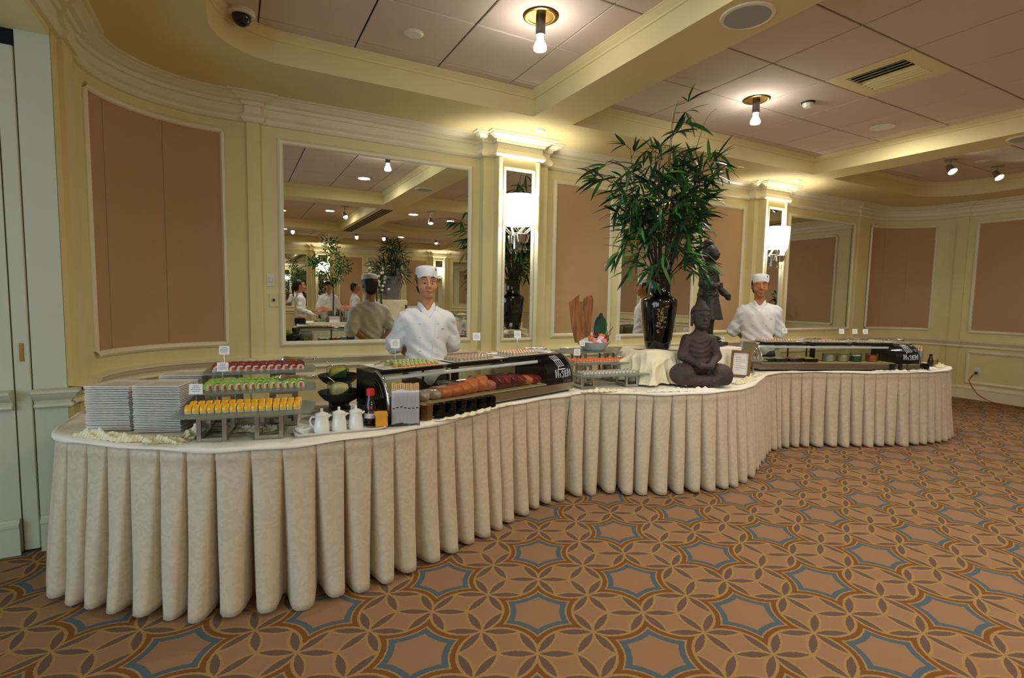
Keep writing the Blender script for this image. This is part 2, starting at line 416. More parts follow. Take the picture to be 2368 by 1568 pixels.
def carpet():
    # star-and-petal woven pattern on a hexagonal lattice
    m, nt, b = nodes_of('carpet'); N = nt.nodes; L = nt.links
    def val(x): return x
    def mth(op, a, c=None, clamp=False):
        n = N.new('ShaderNodeMath'); n.operation = op; n.use_clamp = clamp
        for i, q in enumerate((a, c)):
            if q is None: continue
            if isinstance(q, (int, float)): n.inputs[i].default_value = q
            else: L.new(q, n.inputs[i])
        return n.outputs[0]
    def vm(op, a, c=None, d=None):
        n = N.new('ShaderNodeVectorMath'); n.operation = op
        for i, q in enumerate((a, c, d)):
            if q is None: continue
            if isinstance(q, (tuple, list)): n.inputs[i].default_value = q
            else: L.new(q, n.inputs[i])
        return n.outputs['Value'] if op in ('LENGTH', 'DISTANCE', 'DOT_PRODUCT') else n.outputs[0]
    a = np.array([.56040, .0198]); bb = np.array([.28158, .46467]); o = np.array([1.44318, 1.44448])
    Mx = np.array([[1, .5], [0, math.sqrt(3) / 2]]) @ np.linalg.inv(np.array([a, bb]).T)
    tc = N.new('ShaderNodeTexCoord'); gm = tc.outputs['Object']
    # slight woven wobble
    nz = N.new('ShaderNodeTexNoise'); nz.inputs['Scale'].default_value = 120; L.new(gm, nz.inputs['Vector'])
    wob = vm('MULTIPLY', vm('SUBTRACT', nz.outputs[1], (.5, .5, .5)), (.008, .008, 0))
    p = vm('SUBTRACT', vm('ADD', gm, wob), (float(o[0]), float(o[1]), 0))
    cx = N.new('ShaderNodeCombineXYZ'); L.new(vm('DOT_PRODUCT', p, (float(Mx[0, 0]), float(Mx[0, 1]), 0)), cx.inputs[0]); L.new(vm('DOT_PRODUCT', p, (float(Mx[1, 0]), float(Mx[1, 1]), 0)), cx.inputs[1])
    P = cx.outputs[0]; h = math.sqrt(3)
    def near(off):
        outs = []
        for e in ((0, 0), (.5, h / 2)):
            q = vm('WRAP', vm('SUBTRACT', P, (off[0] + e[0], off[1] + e[1], 0)), (.5, h / 2, 1), (-.5, -h / 2, -1)); outs.append((q, vm('LENGTH', q)))
        return outs
    def pick(lst):
        q, l = lst[0]
        for q2, l2 in lst[1:]:
            mx = N.new('ShaderNodeMix'); mx.data_type = 'VECTOR'; L.new(mth('LESS_THAN', l2, l), mx.inputs['Factor']); L.new(q, mx.inputs[4]); L.new(q2, mx.inputs[5])
            q = mx.outputs[1]; l = mth('MINIMUM', l, l2)
        return q, l
    A = (1, 0); Bv = (.5, h / 2)
    F = pick(near((.5, 0)) + near((.25, h / 4)) + near((.75, h / 4)))
    Nn = None
    for off in ((.5, h / 6), (1.0, h / 3)):
        for q, l in near(off): Nn = l if Nn is None else mth('MINIMUM', Nn, l)
    s = 1 / math.sqrt(12)
    sx = N.new('ShaderNodeSeparateXYZ'); L.new(F[0], sx.inputs[0])
    th = mth('ARCTAN2', sx.outputs[1], sx.outputs[0]); fold = mth('PINGPONG', mth('ADD', th, PI / 6 + PI * 2), PI / 6)
    t = mth('MULTIPLY', F[1], mth('COSINE', fold)); w = mth('MULTIPLY', F[1], mth('SINE', fold))
    D = mth('SUBTRACT', mth('SQRT', mth('ADD', mth('POWER', mth('SUBTRACT', t, s / 2), 2), mth('POWER', mth('ADD', w, s * h / 2), 2))), s)
    def mixc(f, c1, c2):
        mx = N.new('ShaderNodeMix'); mx.data_type = 'RGBA'; L.new(f, mx.inputs['Factor'])
        for i, c in ((6, c1), (7, c2)):
            if isinstance(c, tuple): mx.inputs[i].default_value = c
            else: L.new(c, mx.inputs[i])
        return mx.outputs[2]
    band = lambda x, lo, hi: mth('MULTIPLY', mth('GREATER_THAN', x, lo), mth('LESS_THAN', x, hi))
    peach, tan_, brown, blue, mauve = lin('#9A7556'), lin('#A58350'), lin('#7C5029'), lin('#546268'), lin('#6C5449')
    E_ = mth('SUBTRACT', Nn, s)
    c = mixc(band(E_, .012, .066), peach, brown)
    c = mixc(band(E_, .052, .066), c, tan_)
    c = mixc(band(E_, .066, .112), c, blue)
    c = mixc(band(E_, -.006, .014), c, tan_)
    c = mixc(mth('LESS_THAN', D, .0115), c, tan_)
    c = mixc(mth('LESS_THAN', D, -.008), c, mauve)
    fib = N.new('ShaderNodeTexNoise'); fib.inputs['Scale'].default_value = 420; L.new(gm, fib.inputs['Vector'])
    fr = N.new('ShaderNodeMapRange'); fr.inputs[1].default_value = .25; fr.inputs[2].default_value = .75; fr.inputs[3].default_value = .78; fr.inputs[4].default_value = 1.16; L.new(fib.outputs[0], fr.inputs[0])
    c2 = vm('SCALE', c); L.new(fr.outputs[0], c2.node.inputs['Scale']); L.new(c2, b.inputs['Base Color'])
    bp = N.new('ShaderNodeBump'); bp.inputs['Strength'].default_value = .5; bp.inputs['Distance'].default_value = .004; L.new(fib.outputs[0], bp.inputs['Height']); L.new(bp.outputs[0], b.inputs['Normal'])
    b.inputs['Roughness'].default_value = .95; b.inputs['Specular IOR Level'].default_value = .15
carpet()

# ---------------------------------------------------------------- room shell
YB, YF, XL, XR, ZS, ZC = 4.68, -8.05, -.8, 9.72, 2.92, 3.115
struct(MB().box(-4.6, 9.9, -8.3, 4.9, -.08, 0).build('floor', 'carpet'))
def bay(c0, c1, b0, b1, y, s):   # stepped sconce bay, s=-1 towards the room for the back wall
    return [(c0, y), (c0, y + s * .10), (b0, y + s * .10), (b0, y + s * .19), (b1, y + s * .19), (b1, y + s * .10), (c1, y + s * .10), (c1, y)]
def pil(x0, x1, y, s, d=.025): return [(x0, y), (x0, y + s * d), (x1, y + s * d), (x1, y)]
BAYS = [(2.107, 2.818, 2.215, 2.68), (5.97, 6.62, 6.05, 6.50)]
back_path = [(XL, 3.55), (XL, 3.66), (XL + .025, 3.66), (XL + .025, 3.86), (XL, 3.86)] + arc(-.05, 3.93, .75, 180, 90, 18) + pil(.11, .20, YB, -1)
for bb in BAYS: back_path += bay(*bb, YB, -1)
back_path += pil(8.50, 8.62, YB, -1) + arc(8.97, 3.93, .75, 90, 0, 18) + [(XR, 3.90), (XR - .025, 3.90), (XR - .025, 3.76), (XR, 3.76)]
right_path = [(XR, 3.76), (XR, YF)]
front_path = [(XR, YF)]
for bb in BAYS[::-1]: front_path += [p for p in bay(*bb, YF, 1)][::-1]
front_path += [(XL, YF)]
left_path = [(XL, YF), (XL, -.95)]
WALLP = [(0, 0), (0, ZS)]
for nm, pa in (('wall_back', back_path), ('wall_right', right_path), ('wall_front', front_path), ('wall_left', left_path)):
    o = struct(sweep(MB(), pa, [(0, 0), (0, ZS), (-.12, ZS), (-.12, 0)] if nm != 'wall_back' else WALLP).build(nm, 'paint_wall', fix=False))
    if nm == 'wall_back': WALL_BACK = o
    if nm == 'wall_right': WALL_RIGHT = o
    if nm == 'wall_front': WALL_FRONT = o
CROWN = [(0, 2.715), (.022, 2.718), (.036, 2.735), (.036, 2.752), (.026, 2.77), (.014, 2.785), (.012, 2.838), (.030, 2.842), (.036, 2.858), (.036, 2.866), (.062, 2.874), (.078, 2.89), (.098, 2.898), (.100, 2.906), (.124, 2.91), (.128, 2.92), (0, 2.92)]
RAIL = [(0, .768), (.018, .770), (.026, .780), (.022, .792), (.014, .797), (.018, .812), (.034, .826), (.044, .842), (.046, .85), (.058, .853), (.058, .868), (.02, .874), (0, .874)]
BASE = [(0, 0), (.022, 0), (.022, .148), (.030, .152), (.030, .165), (.016, .178), (.012, .19), (0, .192)]
nt_ = 1
for nm, pa in (('back', back_path), ('right', right_path), ('front', front_path), ('left', left_path)):
    for pr in (CROWN, RAIL):
        struct(sweep(MB(), pa, pr).build('trim_%d' % nt_, 'paint_trim', smooth=25)); nt_ += 1
    struct(sweep(MB(), pa, BASE).build('baseboard_' + nm, 'paint_trim', smooth=25))
# ceiling: soffit pierced by trays
def rr(x0, x1, y0, y1, rad=(0, 0, 0, 0), n=10):   # clockwise from top-left; rad order TL,TR,BR,BL
    p = []
    for (cx, cy, a0), r_ in zip(((x0, y1, 180), (x1, y1, 90), (x1, y0, 0), (x0, y0, -90)), rad):
        if r_ <= 0: p.append((cx, cy)); continue
        ox = cx + (r_ if cx == x0 else -r_); oy = cy + (r_ if cy == y0 else -r_)
        p += arc(ox, oy, r_, a0, a0 - 90, n)
    return p
TRAYS = [(rr(-.10, 2.265, .37, 3.926, (.42, 0, 0, 0)), (.17, 3.16)), (rr(2.658, 6.124, .37, 3.926), (3.47, 3.19)), (rr(6.527, 9.02, .37, 3.926, (0, .6, 0, 0)), (6.9, 3.16)),
         (rr(-.10, 2.265, -3.87, -.07), (.17, -.3)), ([(4.39 + 1.55 * cos(-t * PI / 24), -1.97 + 1.75 * sin(-t * PI / 24)) for t in range(48)], (3.47, -.3)), (rr(6.527, 9.02, -3.87, -.07), (6.9, -.3)),
         (rr(-.10, 2.265, -7.4, -4.3, (0, 0, 0, .42)), (.17, -4.5)), (rr(2.658, 6.124, -7.4, -4.3), (3.47, -4.5)), (rr(6.527, 9.02, -7.4, -4.3, (0, 0, .6, 0)), (6.9, -4.5))]
outer = [(-.95, 4.8), (9.85, 4.8), (9.85, -8.2), (-.95, -8.2)]
loops = [[Vector((x, y, 0)) for x, y in outer]] + [[Vector((x, y, 0)) for x, y in t[0]] for t in TRAYS]
tris = geometry.tessellate_polygon(loops); flat = [p for l in loops for p in l]
mb = MB(); mb.add([(p.x, p.y, ZS) for p in flat], [tuple(t) for t in tris])
for poly, g in TRAYS:
    sweep(mb, poly, [(0, ZS), (0, ZC - .055), (.010, ZC - .053), (.014, ZC - .04), (.045, ZC - .012), (.05, ZC - .01), (.05, ZC + .002)], closed=True)
CEIL = struct(mb.build('ceiling', 'paint_ceiling', fix=False))
MB().box(-.95, 9.85, -8.2, 4.8, ZC + .03, ZC + .05).build('ceiling_backing', 'grid_dark', CEIL)
tile_me = MB().rbox(-.299, .299, -.2985, .2985, 0, .018, .003).build('ceiling_tile', 'tile_board', CEIL, loc=(0, 0, -50)).data
bpy.data.objects.remove(bpy.data.objects['ceiling_tile'])
tile_n = 0
for ti, (poly, (gx, gy)) in enumerate(TRAYS):
    x0 = min(p[0] for p in poly); x1 = max(p[0] for p in poly); y0 = min(p[1] for p in poly); y1 = max(p[1] for p in poly)
    i0 = math.floor((x0 - gx) / .61); i1 = math.ceil((x1 - gx) / .61); j0 = math.floor((y0 - gy) / .61); j1 = math.ceil((y1 - gy) / .61)
    for i in range(i0, i1):
        for j in range(j0, j1):
            xa, xb, ya, yb = gx + i * .61, gx + (i + 1) * .61, gy + j * .61, gy + (j + 1) * .61
            xa, xb, ya, yb = max(xa, x0 - .03), min(xb, x1 + .03), max(ya, y0 - .03), min(yb, y1 + .03)
            if xb - xa < .04 or yb - ya < .04: continue
            cx, cy = (xa + xb) / 2, (ya + yb) / 2
            if ti == 1 and abs(cx - 4.385) < .1 and abs(cy - 2.275) < .1: continue
            if ti == 4 and ((cx - 4.39) / 1.9) ** 2 + ((cy + 1.97) / 2.1) ** 2 > 1: continue
            o = bpy.data.objects.new('ceiling_tile', tile_me); COL.objects.link(o); o.parent = CEIL; o.location = (cx, cy, ZC); o.scale = ((xb - xa) / .61, (yb - ya) / .61, 1); tile_n += 1
# adjoining bright room beyond the folding partition on the left
struct(sweep(MB(), [(-4.5, -5.2), (-4.5, -4.1)], [(0, 0), (0, 2.9), (-.1, 2.9), (-.1, 0)]).build('wall_side_1', 'paint_jamb'))
mb = MB()
for y0, y1 in ((-5.2, -4.1), (-2.5, -1.9), (-.3, .3), (1.9, 3.62)): mb.box(-4.6, -4.5, y0, y1, 0, 2.9)
mb.box(-4.6, -4.5, -5.2, 3.62, 0, .35); mb.box(-4.6, -4.5, -5.2, 3.62, 2.72, 2.9)
mb.box(-4.6, XL - .12, -5.3, -5.2, 0, 2.9)
struct(mb.build('wall_side_2', 'paint_jamb')); bpy.data.objects.remove(bpy.data.objects['wall_side_1'])
struct(MB().box(-4.6, XL - .0, -5.3, 3.7, 2.9, 3.0).build('ceiling_side', 'paint_ceiling'))
for k, yc in enumerate((-3.3, -1.1, 1.1)):
    w = struct(MB().box(-4.56, -4.54, yc - .8, yc + .8, .35, 2.72).build('window_%d' % (k + 1), 'day_sky'))
    fr = MB()
    for yy in (yc - .8, yc - .02, yc + .76): fr.box(-4.54, -4.48, yy, yy + .04, .35, 2.72)
    for zz in (.35, 1.1, 1.9, 2.68): fr.box(-4.54, -4.48, yc - .8, yc + .8, zz, zz + .04)
    fr.build('window_frame', 'paint_trim', w)
# header over the wide opening and the jamb block with its folding door leaf
struct(MB().box(XL - .35, XL, -.95, 3.56, 2.68, 2.92).build('trim_20', 'paint_wall'))
struct(MB().box(-.94, XL - .002, 3.55, 3.70, 0, 2.68).build('wall_jamb', 'paint_jamb'))
o = struct(sweep(MB(), [(-.937, 3.55), (XL, 3.55), (XL, 3.58)], RAIL).build('trim_21', 'paint_jamb', smooth=25))
struct(sweep(MB(), [(-.937, 3.55), (XL, 3.55), (XL, 3.58)], BASE).build('baseboard_jamb', 'paint_jamb', smooth=25))
struct(sweep(MB(), [(XL, -.95), (XL, 3.55)], CROWN).build('trim_22', 'paint_trim', smooth=25))
door = struct(MB().box(-1.75, -1.016, 3.545, 3.60, .012, 2.60).build('door_1', 'paint_jamb'))
MB().rbox(-1.012, -.946, 3.548, 3.60, .012, 2.60, .004).build('door_stile', 'paint_jamb', door)
MB().rbox(-.987, -.969, 3.5455, 3.549, 1.02, 1.115, .001).build('latch_slot', 'brass', door)
sweep(MB(), [(-1.75, 3.545), (-1.02, 3.545)], RAIL).build('door_rail', 'paint_jamb', door, smooth=25)
sweep(MB(), [(-1.75, 3.545), (-1.02, 3.545)], BASE).build('kick_board', 'paint_jamb', door, smooth=25)
MB().box(-1.75, -.93, 3.60, 3.68, 0, 2.9).build('pocket_back', 'black_void', door)
MB().box(-2.6, -1.75, 3.55, 3.65, 0, 2.9).build('partition_panel', 'paint_jamb', door)
MB().box(-4.6, -2.6, 3.55, 3.65, 0, 2.9).build('partition_panel', 'paint_jamb', door)

# ---- panels, mirrors and mouldings on the walls
FRP = [(0, 0), (0, .010), (.010, .020), (.026, .024), (.038, .018), (.046, .008), (.048, 0)]
def wall_frame(mb, W, s0, s1, z0, z1, n=1, prof=FRP):
    rows = []
    for d, off in prof:
        a, b, c, e = s0 - d, s1 + d, z0 - d, z1 + d; row = []
        for i in range(n): row.append((a + (b - a) * i / n, c, off))
        row.append((b, c, off)); row.append((b, e, off))
        for i in range(1, n): row.append((b + (a - b) * i / n, e, off))
        row.append((a, e, off)); rows.append(row)
    m = len(rows[0]); v = [W(*q) for r_ in rows for q in r_]; f = []
    for j in range(len(rows) - 1):
        for i in range(m): k = (i + 1) % m; f.append((j * m + i, j * m + k, (j + 1) * m + k, (j + 1) * m + i))
    mb.add(v, f)
def Wflat(y, s): return lambda a, z, off: (a, y + s * off, z)
def Wx(x, s): return lambda a, z, off: (x + s * off, a, z)
def Wring(cx, cy, r): return lambda a, z, off: (cx + (r - off) * cos(a), cy + (r - off) * sin(a), z)
def sheet(name, W, s0, s1, z0, z1, off, m, parent=None, n=1):
    return MB().grid(lambda u, v: W(s0 + (s1 - s0) * u, z0 + (z1 - z0) * v, off), n, 1).build(name, m, parent, fix=False)
def fabric(wall, W, s0, s1, z0, z1, seams=(), n=1):
    fr = MB(); wall_frame(fr, W, s0, s1, z0, z1, n); fo = fr.build('panel_moulding', 'paint_trim', wall, smooth=25)
    cuts = [s0] + list(seams) + [s1]
    for a, b in zip(cuts[:-1], cuts[1:]):
        g = .0016 * (1 if a < b else -1)
        m_ = MB(); nn = max(1, n // len(cuts) + 1)
        m_.grid(lambda u, v: W(a + g + (b - a - 2 * g) * u, z0 + (z1 - z0) * v, .006 if 0.001 < u < .999 else .0045), max(2, nn * 2), 1)
        m_.build('fabric_panel', 'fabric_panel', wall, fix=False, smooth=60)
def mirror(label, W, s0, s1, z0, z1, group=None):
    t = tag(sheet('wall_mirror', W, s0, s1, z0, z1, .006, 'mirror_silver'), label, 'mirror', group)
    fr = MB(); wall_frame(fr, W, s0, s1, z0, z1); fr.build('mirror_frame', 'paint_trim', t, smooth=25); return t
Wb = Wflat(YB, -1); Wf = Wflat(YF, 1)
mirror('large framed wall mirror behind the chef at the nearer sushi case', Wb, .37, 1.99, 1.0, 2.59)
mirror('framed wall mirror behind the tall bamboo vase', Wb, 3.885, 4.985, 1.0, 2.59)
mirror('framed wall mirror beside the far sconce reflecting tan panels', Wb, 6.86, 8.385, 1.03, 2.585)
fabric(WALL_BACK, Wb, 3.0, 3.70, 1.02, 2.585); fabric(WALL_BACK, Wb, 5.17, 5.876, 1.02, 2.585)
WL = Wring(-.05, 3.93, .75); fabric(WALL_BACK, WL, R(168.5), R(89.5), 1.01, 2.61, (R(154), R(121)), 18)
WRr = Wring(8.97, 3.93, .75); fabric(WALL_BACK, WRr, R(100), R(16), 1.03, 2.60, (R(72), R(44)), 18)
Wr = Wx(XR, -1)
fabric(WALL_RIGHT, Wr, 3.675, 1.6, 1.03, 2.60); fabric(WALL_RIGHT, Wr, 1.0, -1.0, 1.03, 2.60); fabric(WALL_RIGHT, Wr, -1.6, -3.6, 1.03, 2.60)
fr = MB(); wall_frame(fr, Wr, 3.66, 1.6, .27, .68); fr.build('panel_moulding', 'paint_trim', WALL_RIGHT, smooth=25)
fr = MB()
for a, b in ((.30, 1.95), (2.95, 5.85), (6.8, 8.4)): wall_frame(fr, Wb, a, b, .27, .68)
fr.build('panel_moulding', 'paint_trim', WALL_BACK, smooth=25)
# opposite wall (seen in the mirrors)
mirror('wall mirror on the opposite side, left of its sconce', Wf, .37, 1.99, 1.0, 2.59); mirror('wall mirror in the middle of the opposite wall', Wf, 3.885, 4.985, 1.0, 2.59); mirror('wall mirror at the far end of the opposite wall', Wf, 6.86, 8.385, 1.0, 2.59)
fabric(WALL_FRONT, Wf, 3.0, 3.70, 1.02, 2.585); fabric(WALL_FRONT, Wf, 5.17, 5.876, 1.02, 2.585)

# ---- sconces
def sconce(cx, wall_y, s, label, mirror_label, w):
    y = wall_y + s * .19
    W = Wflat(y, s)
    mo = tag(sheet('strip_mirror', W, cx - w / 2, cx + w / 2, 1.0, 2.60, .004, 'mirror_silver'), mirror_label, 'mirror')
    fr = MB(); wall_frame(fr, W, cx - w / 2, cx + w / 2, 1.0, 2.60, 1, [(0, 0), (0, .012), (.008, .018), (.024, .018), (.030, .008), (.032, 0)]); fr.build('mirror_frame', 'paint_trim', mo, smooth=25)
    fr = MB(); fr.box(cx - w / 2 - .075, cx - w / 2 - .036, min(y, y + s * .014), max(y, y + s * .014), .88, 2.71); fr.box(cx + w / 2 + .036, cx + w / 2 + .075, min(y, y + s * .014), max(y, y + s * .014), .88, 2.71)
    fr.build('edge_strip', 'paint_trim', mo)
    t = thing('wall_sconce', label, 'lamp', (cx, y + s * .006, 1.86), 0)
    q = s
    a0, a1 = (PI, 2 * PI) if s < 0 else (0, PI)
    sh = MB().lathe([(.150, .235), (.160, .31), (.166, .40), (.170, .505), (.167, .505), (.163, .40), (.157, .31), (.147, .235)], 28, T(0, q * .012, 0), a0, a1)
    sh.build('lamp_shade', 'shade_glow', t, smooth=50)
    MB().rbox(-.045, .045, min(q * .0, q * .012), max(q * .0, q * .012), .0, .16, .004).build('back_plate', 'chrome', t)
    MB().lathe([(.036, .055), (.050, .062), (.066, .125), (.068, .135), (.060, .137), (.045, .07), (.0, .066)], 20, T(0, q * .085, 0)).build('cup', 'chrome', t, smooth=40)
    MB().tube([(0, q * .01, .09), (0, q * .05, .085)], .012).build('arm', 'chrome', t, smooth=60)
    for dx, dy, k in ((-1, .2, 1), (0, 1, 1), (1, .2, 1)):
        pts = [(dx * .02, q * (.085 + dy * .01), .10), (dx * .032, q * (.085 + dy * .014), .15), (dx * .075, q * (.085 + dy * .03), .19), (dx * .115, q * (.085 + dy * .05), .235), (dx * .13, q * (.085 + dy * .06), .30)]
        MB().tube(crom(pts, .02), .013, 8).build('glass_tube', 'tube_glass', t, smooth=60)
    for dx in (-.03, .03): MB().lathe([(0, -.035), (.010, -.03), (.020, -.008), (.016, .012), (.006, .028), (.004, .058)], 12, T(dx, q * .085, .0)).build('glass_drop', 'tube_glass', t, smooth=60)
    l = bpy.data.lights.new('sconce_lamp', 'POINT'); l.energy = LIGHT_SCONCE; l.color = LAMP; l.shadow_soft_size = .04
    lo = bpy.data.objects.new('sconce_lamp', l); COL.objects.link(lo); lo.parent = t; lo.location = (0, q * .09, .36)
    return t
sconce(2.44, YB, -1, 'glowing half drum wall sconce between the large mirror and the first tan panel', 'narrow strip mirror behind the near sconce', .29)
sconce(6.265, YB, -1, 'glowing half drum wall sconce above the farther chef', 'narrow strip mirror behind the far sconce', .27)
sconce(2.447, YF, 1, 'wall sconce on the opposite wall beside its left mirror', 'narrow strip mirror on the opposite wall, left', .275)
sconce(6.265, YF, 1, 'wall sconce on the opposite wall beside its far mirror', 'narrow strip mirror on the opposite wall, right', .26)

# ---- ceiling fittings
def bulb_light(x, y, label, z=ZC, power=LIGHT_BULB):
    t = thing('recessed_light', label, 'ceiling light', (x, y, z))
    MB().lathe([(.078, .0), (.105, -.003), (.108, -.008), (.100, -.012), (.080, -.010), (.078, .0)], 28).build('trim_ring', 'brass', t, smooth=40)
    MB().lathe([(.079, -.008), (.070, .02), (.03, .024), (0, .024)], 24).build('reflector', 'brass', t, smooth=40)
    MB().lathe([(.030, .02), (.030, -.115), (0, -.115)], 16).build('stem', 'steel_dark', t, smooth=40)
    MB().lathe([(.019, -.113), (.021, -.132), (.017, -.137), (.023, -.146), (.034, -.168), (.041, -.186), (.038, -.200), (.02, -.207), (0, -.208)], 18).build('bulb', 'bulb_glow', t, smooth=60)
    l = bpy.data.lights.new('bulb_lamp', 'SPOT'); l.energy = power * 2.2; l.color = LAMP; l.spot_size = R(150); l.spot_blend = .7; l.shadow_soft_size = .035
    o = bpy.data.objects.new('bulb_lamp', l); COL.objects.link(o); o.parent = t; o.location = (0, 0, -.222); return t
bulb_light(1.69, 2.87, 'bare bulb hanging from a brass ring in the left ceiling tray')
bulb_light(3.96, 3.08, 'bare bulb in a brass ring beside the bamboo tips')
def track_spot(x, y, label, aim, z=ZC, drop=.10, power=LIGHT_BULB * .9):
    t = thing('spot_light', label, 'ceiling light', (x, y, z))
    MB().lathe([(.06, 0), (.06, -.015), (0, -.02)], 18).build('canopy', 'steel', t, smooth=40)
    MB().tube([(0, 0, -.015), (0, 0, -drop)], .008).build('stem', 'steel', t, smooth=60)
    d = Vector(aim).normalized(); M = T(0, 0, -drop) @ d.to_track_quat('-Z', 'Y').to_matrix().to_4x4()
    MB().lathe([(0, .05), (.03, .05), (.034, .02), (.045, -.05), (.047, -.06), (.042, -.055), (.03, .0)], 18, M).build('lamp_head', 'steel', t, smooth=40)
    MB().lathe([(0, -.052), (.041, -.052)], 18, M).add([], []).lathe([(.041, -.052), (.02, -.062), (0, -.064)], 18, M).build('bulb', 'bulb_glow', t, smooth=60)
    l = bpy.data.lights.new('spot_lamp', 'SPOT'); l.energy = power * 2.5; l.color = LAMP; l.spot_size = R(110); l.spot_blend = .8; l.shadow_soft_size = .035
    o = bpy.data.objects.new('spot_lamp', l); COL.objects.link(o); o.parent = t; o.location = Vector((0, 0, -drop)) + d * .085; o.rotation_euler = d.to_track_quat('-Z', 'Y').to_euler(); return t
track_spot(7.54, 3.15, 'small bright spot in the farthest ceiling tray, left one', (-.3, -.6, -.8))
track_spot(8.35, 3.0, 'small bright spot in the farthest ceiling tray, right one', (-.3, -.6, -.8))
k = 0
for x, y, a, lb in ((1.95, -1.4, (.2, .5, -.8), 'silver spot under the ceiling over the server'), (3.2, .1, (-.1, .4, -.9), 'silver pendant spot over the middle of the hall'), (4.2, -.05, (0, .6, -.8), 'silver spot nearer the right, over the middle of the hall'), (1.3, -4.7, (0, .5, -.8), 'silver spot far back at left'), (2.9, -5.0, (0, .6, -.8), 'silver spot far back, first of a pair'), (3.6, -4.9, (0, .6, -.8), 'silver spot far back, second of a pair'), (5.2, -5.2, (0, .5, -.8), 'silver spot far back at right')):
    track_spot(x, y, lb, a, ZC if (y < -4.3 or x < 2.2) else ZS, .16)
def down(x, y, label, z=ZC, power=LIGHT_DOWN):
    t = thing('downlight', label, 'ceiling light', (x, y, z))
    MB().lathe([(.085, 0), (.105, -.002), (.106, -.008), (.085, -.007)], 26).build('trim_ring', 'white_plastic', t, smooth=40)
    MB().lathe([(0, -.004), (.085, -.005)], 26).build('lens', 'down_glow', t)
    l = bpy.data.lights.new('down_lamp', 'AREA'); l.shape = 'DISK'; l.size = .16; l.energy = power; l.color = LAMP
    o = bpy.data.objects.new('down_lamp', l); COL.objects.link(o); o.parent = t; o.location = (0, 0, -.014); return t
down(5.59, 2.92, 'flush round downlight near the second beam')
for x, y, lb in ((1.73, 1.37, 'flush downlight in the tray over the photographer'), (1.78, -2.08, 'flush downlight over the server'), (.9, -2.6, 'flush downlight over the left of the hall'), (3.0, -.3, 'flush downlight in the soffit by the slot diffuser'), (4.39, 1.2, 'flush downlight in the middle tray near its front'), (7.6, 1.2, 'flush downlight in the right tray near its front'), (4.4, -2.0, 'downlight in the oval tray'), (7.6, -2.0, 'downlight over the right of the hall'), (4.4, -6.0, 'downlight near the opposite wall, middle'), (7.6, -6.0, 'downlight near the opposite wall, right'), (1.2, -6.0, 'downlight near the opposite wall, left')):
    down(x, y, lb, ZC if y > .3 or y < -.4 else ZS)
# air vent tile
v = thing('ceiling_vent', 'square tan air diffuser with dark slots in the middle tray', 'vent', (4.385, 2.275, ZC))
mb = MB(); sweep(mb, [(-.299, -.299), (-.299, .299), (.299, .299), (.299, -.299)], [(0, .018), (0, 0), (.10, -.002), (.104, .004), (.104, .018)], closed=True); mb.build('frame', 'paint_wall', v)
MB().box(-.2, .2, -.2, .2, .016, .018).build('duct', 'black_void', v)
for i in range(8):
    a = -.19 + i * .048
    MB().box(-.02, .02, -.195, .195, -.001, .001, T(a + .02, 0, .006) @ Rot(R(-32 if i < 4 else 32), 'Y')).build('slat', 'paint_wall', v)
def disc(x, y, z, r_, label, m='white_plastic', name='sprinkler_cover'):
    t = thing(name, label, 'sprinkler', (x, y, z)); MB().lathe([(0, -.012), (r_ * .8, -.012), (r_, -.004), (r_, 0)], 24).build('cap', m, t, smooth=30); MB().lathe([(r_, -.001), (r_ * 1.12, -.001), (r_ * 1.12, 0)], 24).build('rim', 'paint_trim', t); return t
disc(1.08, 3.47, ZC, .06, 'flat round sprinkler cap in the left ceiling tray'); disc(2.5, 4.21, ZS, .05, 'pale round cap on the soffit above the near sconce'); disc(6.27, 4.22, ZS, .05, 'pale round cap on the soffit above the far sconce'); disc(7.9, 3.0, ZC, .06, 'round cap in the farthest ceiling tray')
t = thing('smoke_detector', 'small white smoke detector in the middle tray', 'detector', (4.39, 2.9, ZC)); MB().lathe([(0, -.045), (.03, -.045), (.042, -.03), (.045, -.012)], 22).build('housing', 'white_plastic', t, smooth=30); MB().lathe([(.05, -.012), (.055, 0)], 22).build('base', 'black_matte', t)
def speaker(x, y, label):
    t = thing('ceiling_speaker', label, 'speaker', (x, y, ZS)); MB().lathe([(.118, -.010), (.135, -.008), (.138, 0)], 32).build('rim', 'paint_trim', t, smooth=40); MB().lathe([(0, -.013), (.06, -.012), (.118, -.010)], 32).build('grille', 'speaker_mesh', t, smooth=40); return t
mat('speaker_mesh', '#A9A8A4', .7, var=.12, scale=700)
speaker(2.45, 1.99, 'round grey speaker grille in the near ceiling beam'); speaker(6.36, 2.1, 'round speaker grille in the far ceiling beam')
t = thing('dome_camera', 'black security camera dome in the rounded tray corner', 'camera', (.075, 3.74, ZC)); MB().lathe([(.075, 0), (.078, -.02), (.07, -.03)], 26).build('base', 'white_plastic', t, smooth=30); MB().lathe([(.055, -.03), (.053, -.05), (.04, -.075), (.02, -.088), (0, -.092)], 24).build('dome', 'black_gloss', t, smooth=60)
t = thing('slot_diffuser', 'long black slot diffuser along the beam', 'vent', (2.46, -2.0, ZS)); 
for i in range(4): MB().box(-.10 + i * .055, -.065 + i * .055, -1.9, 1.9, -.004, 0).build('slot', 'black_void', t)
t = thing('slot_diffuser', 'thin dark slot in the soffit by the right wall', 'vent', (9.4, 2.2, ZS)); MB().box(-.012, .012, -.7, .7, -.004, 0).build('slot', 'black_void', t)
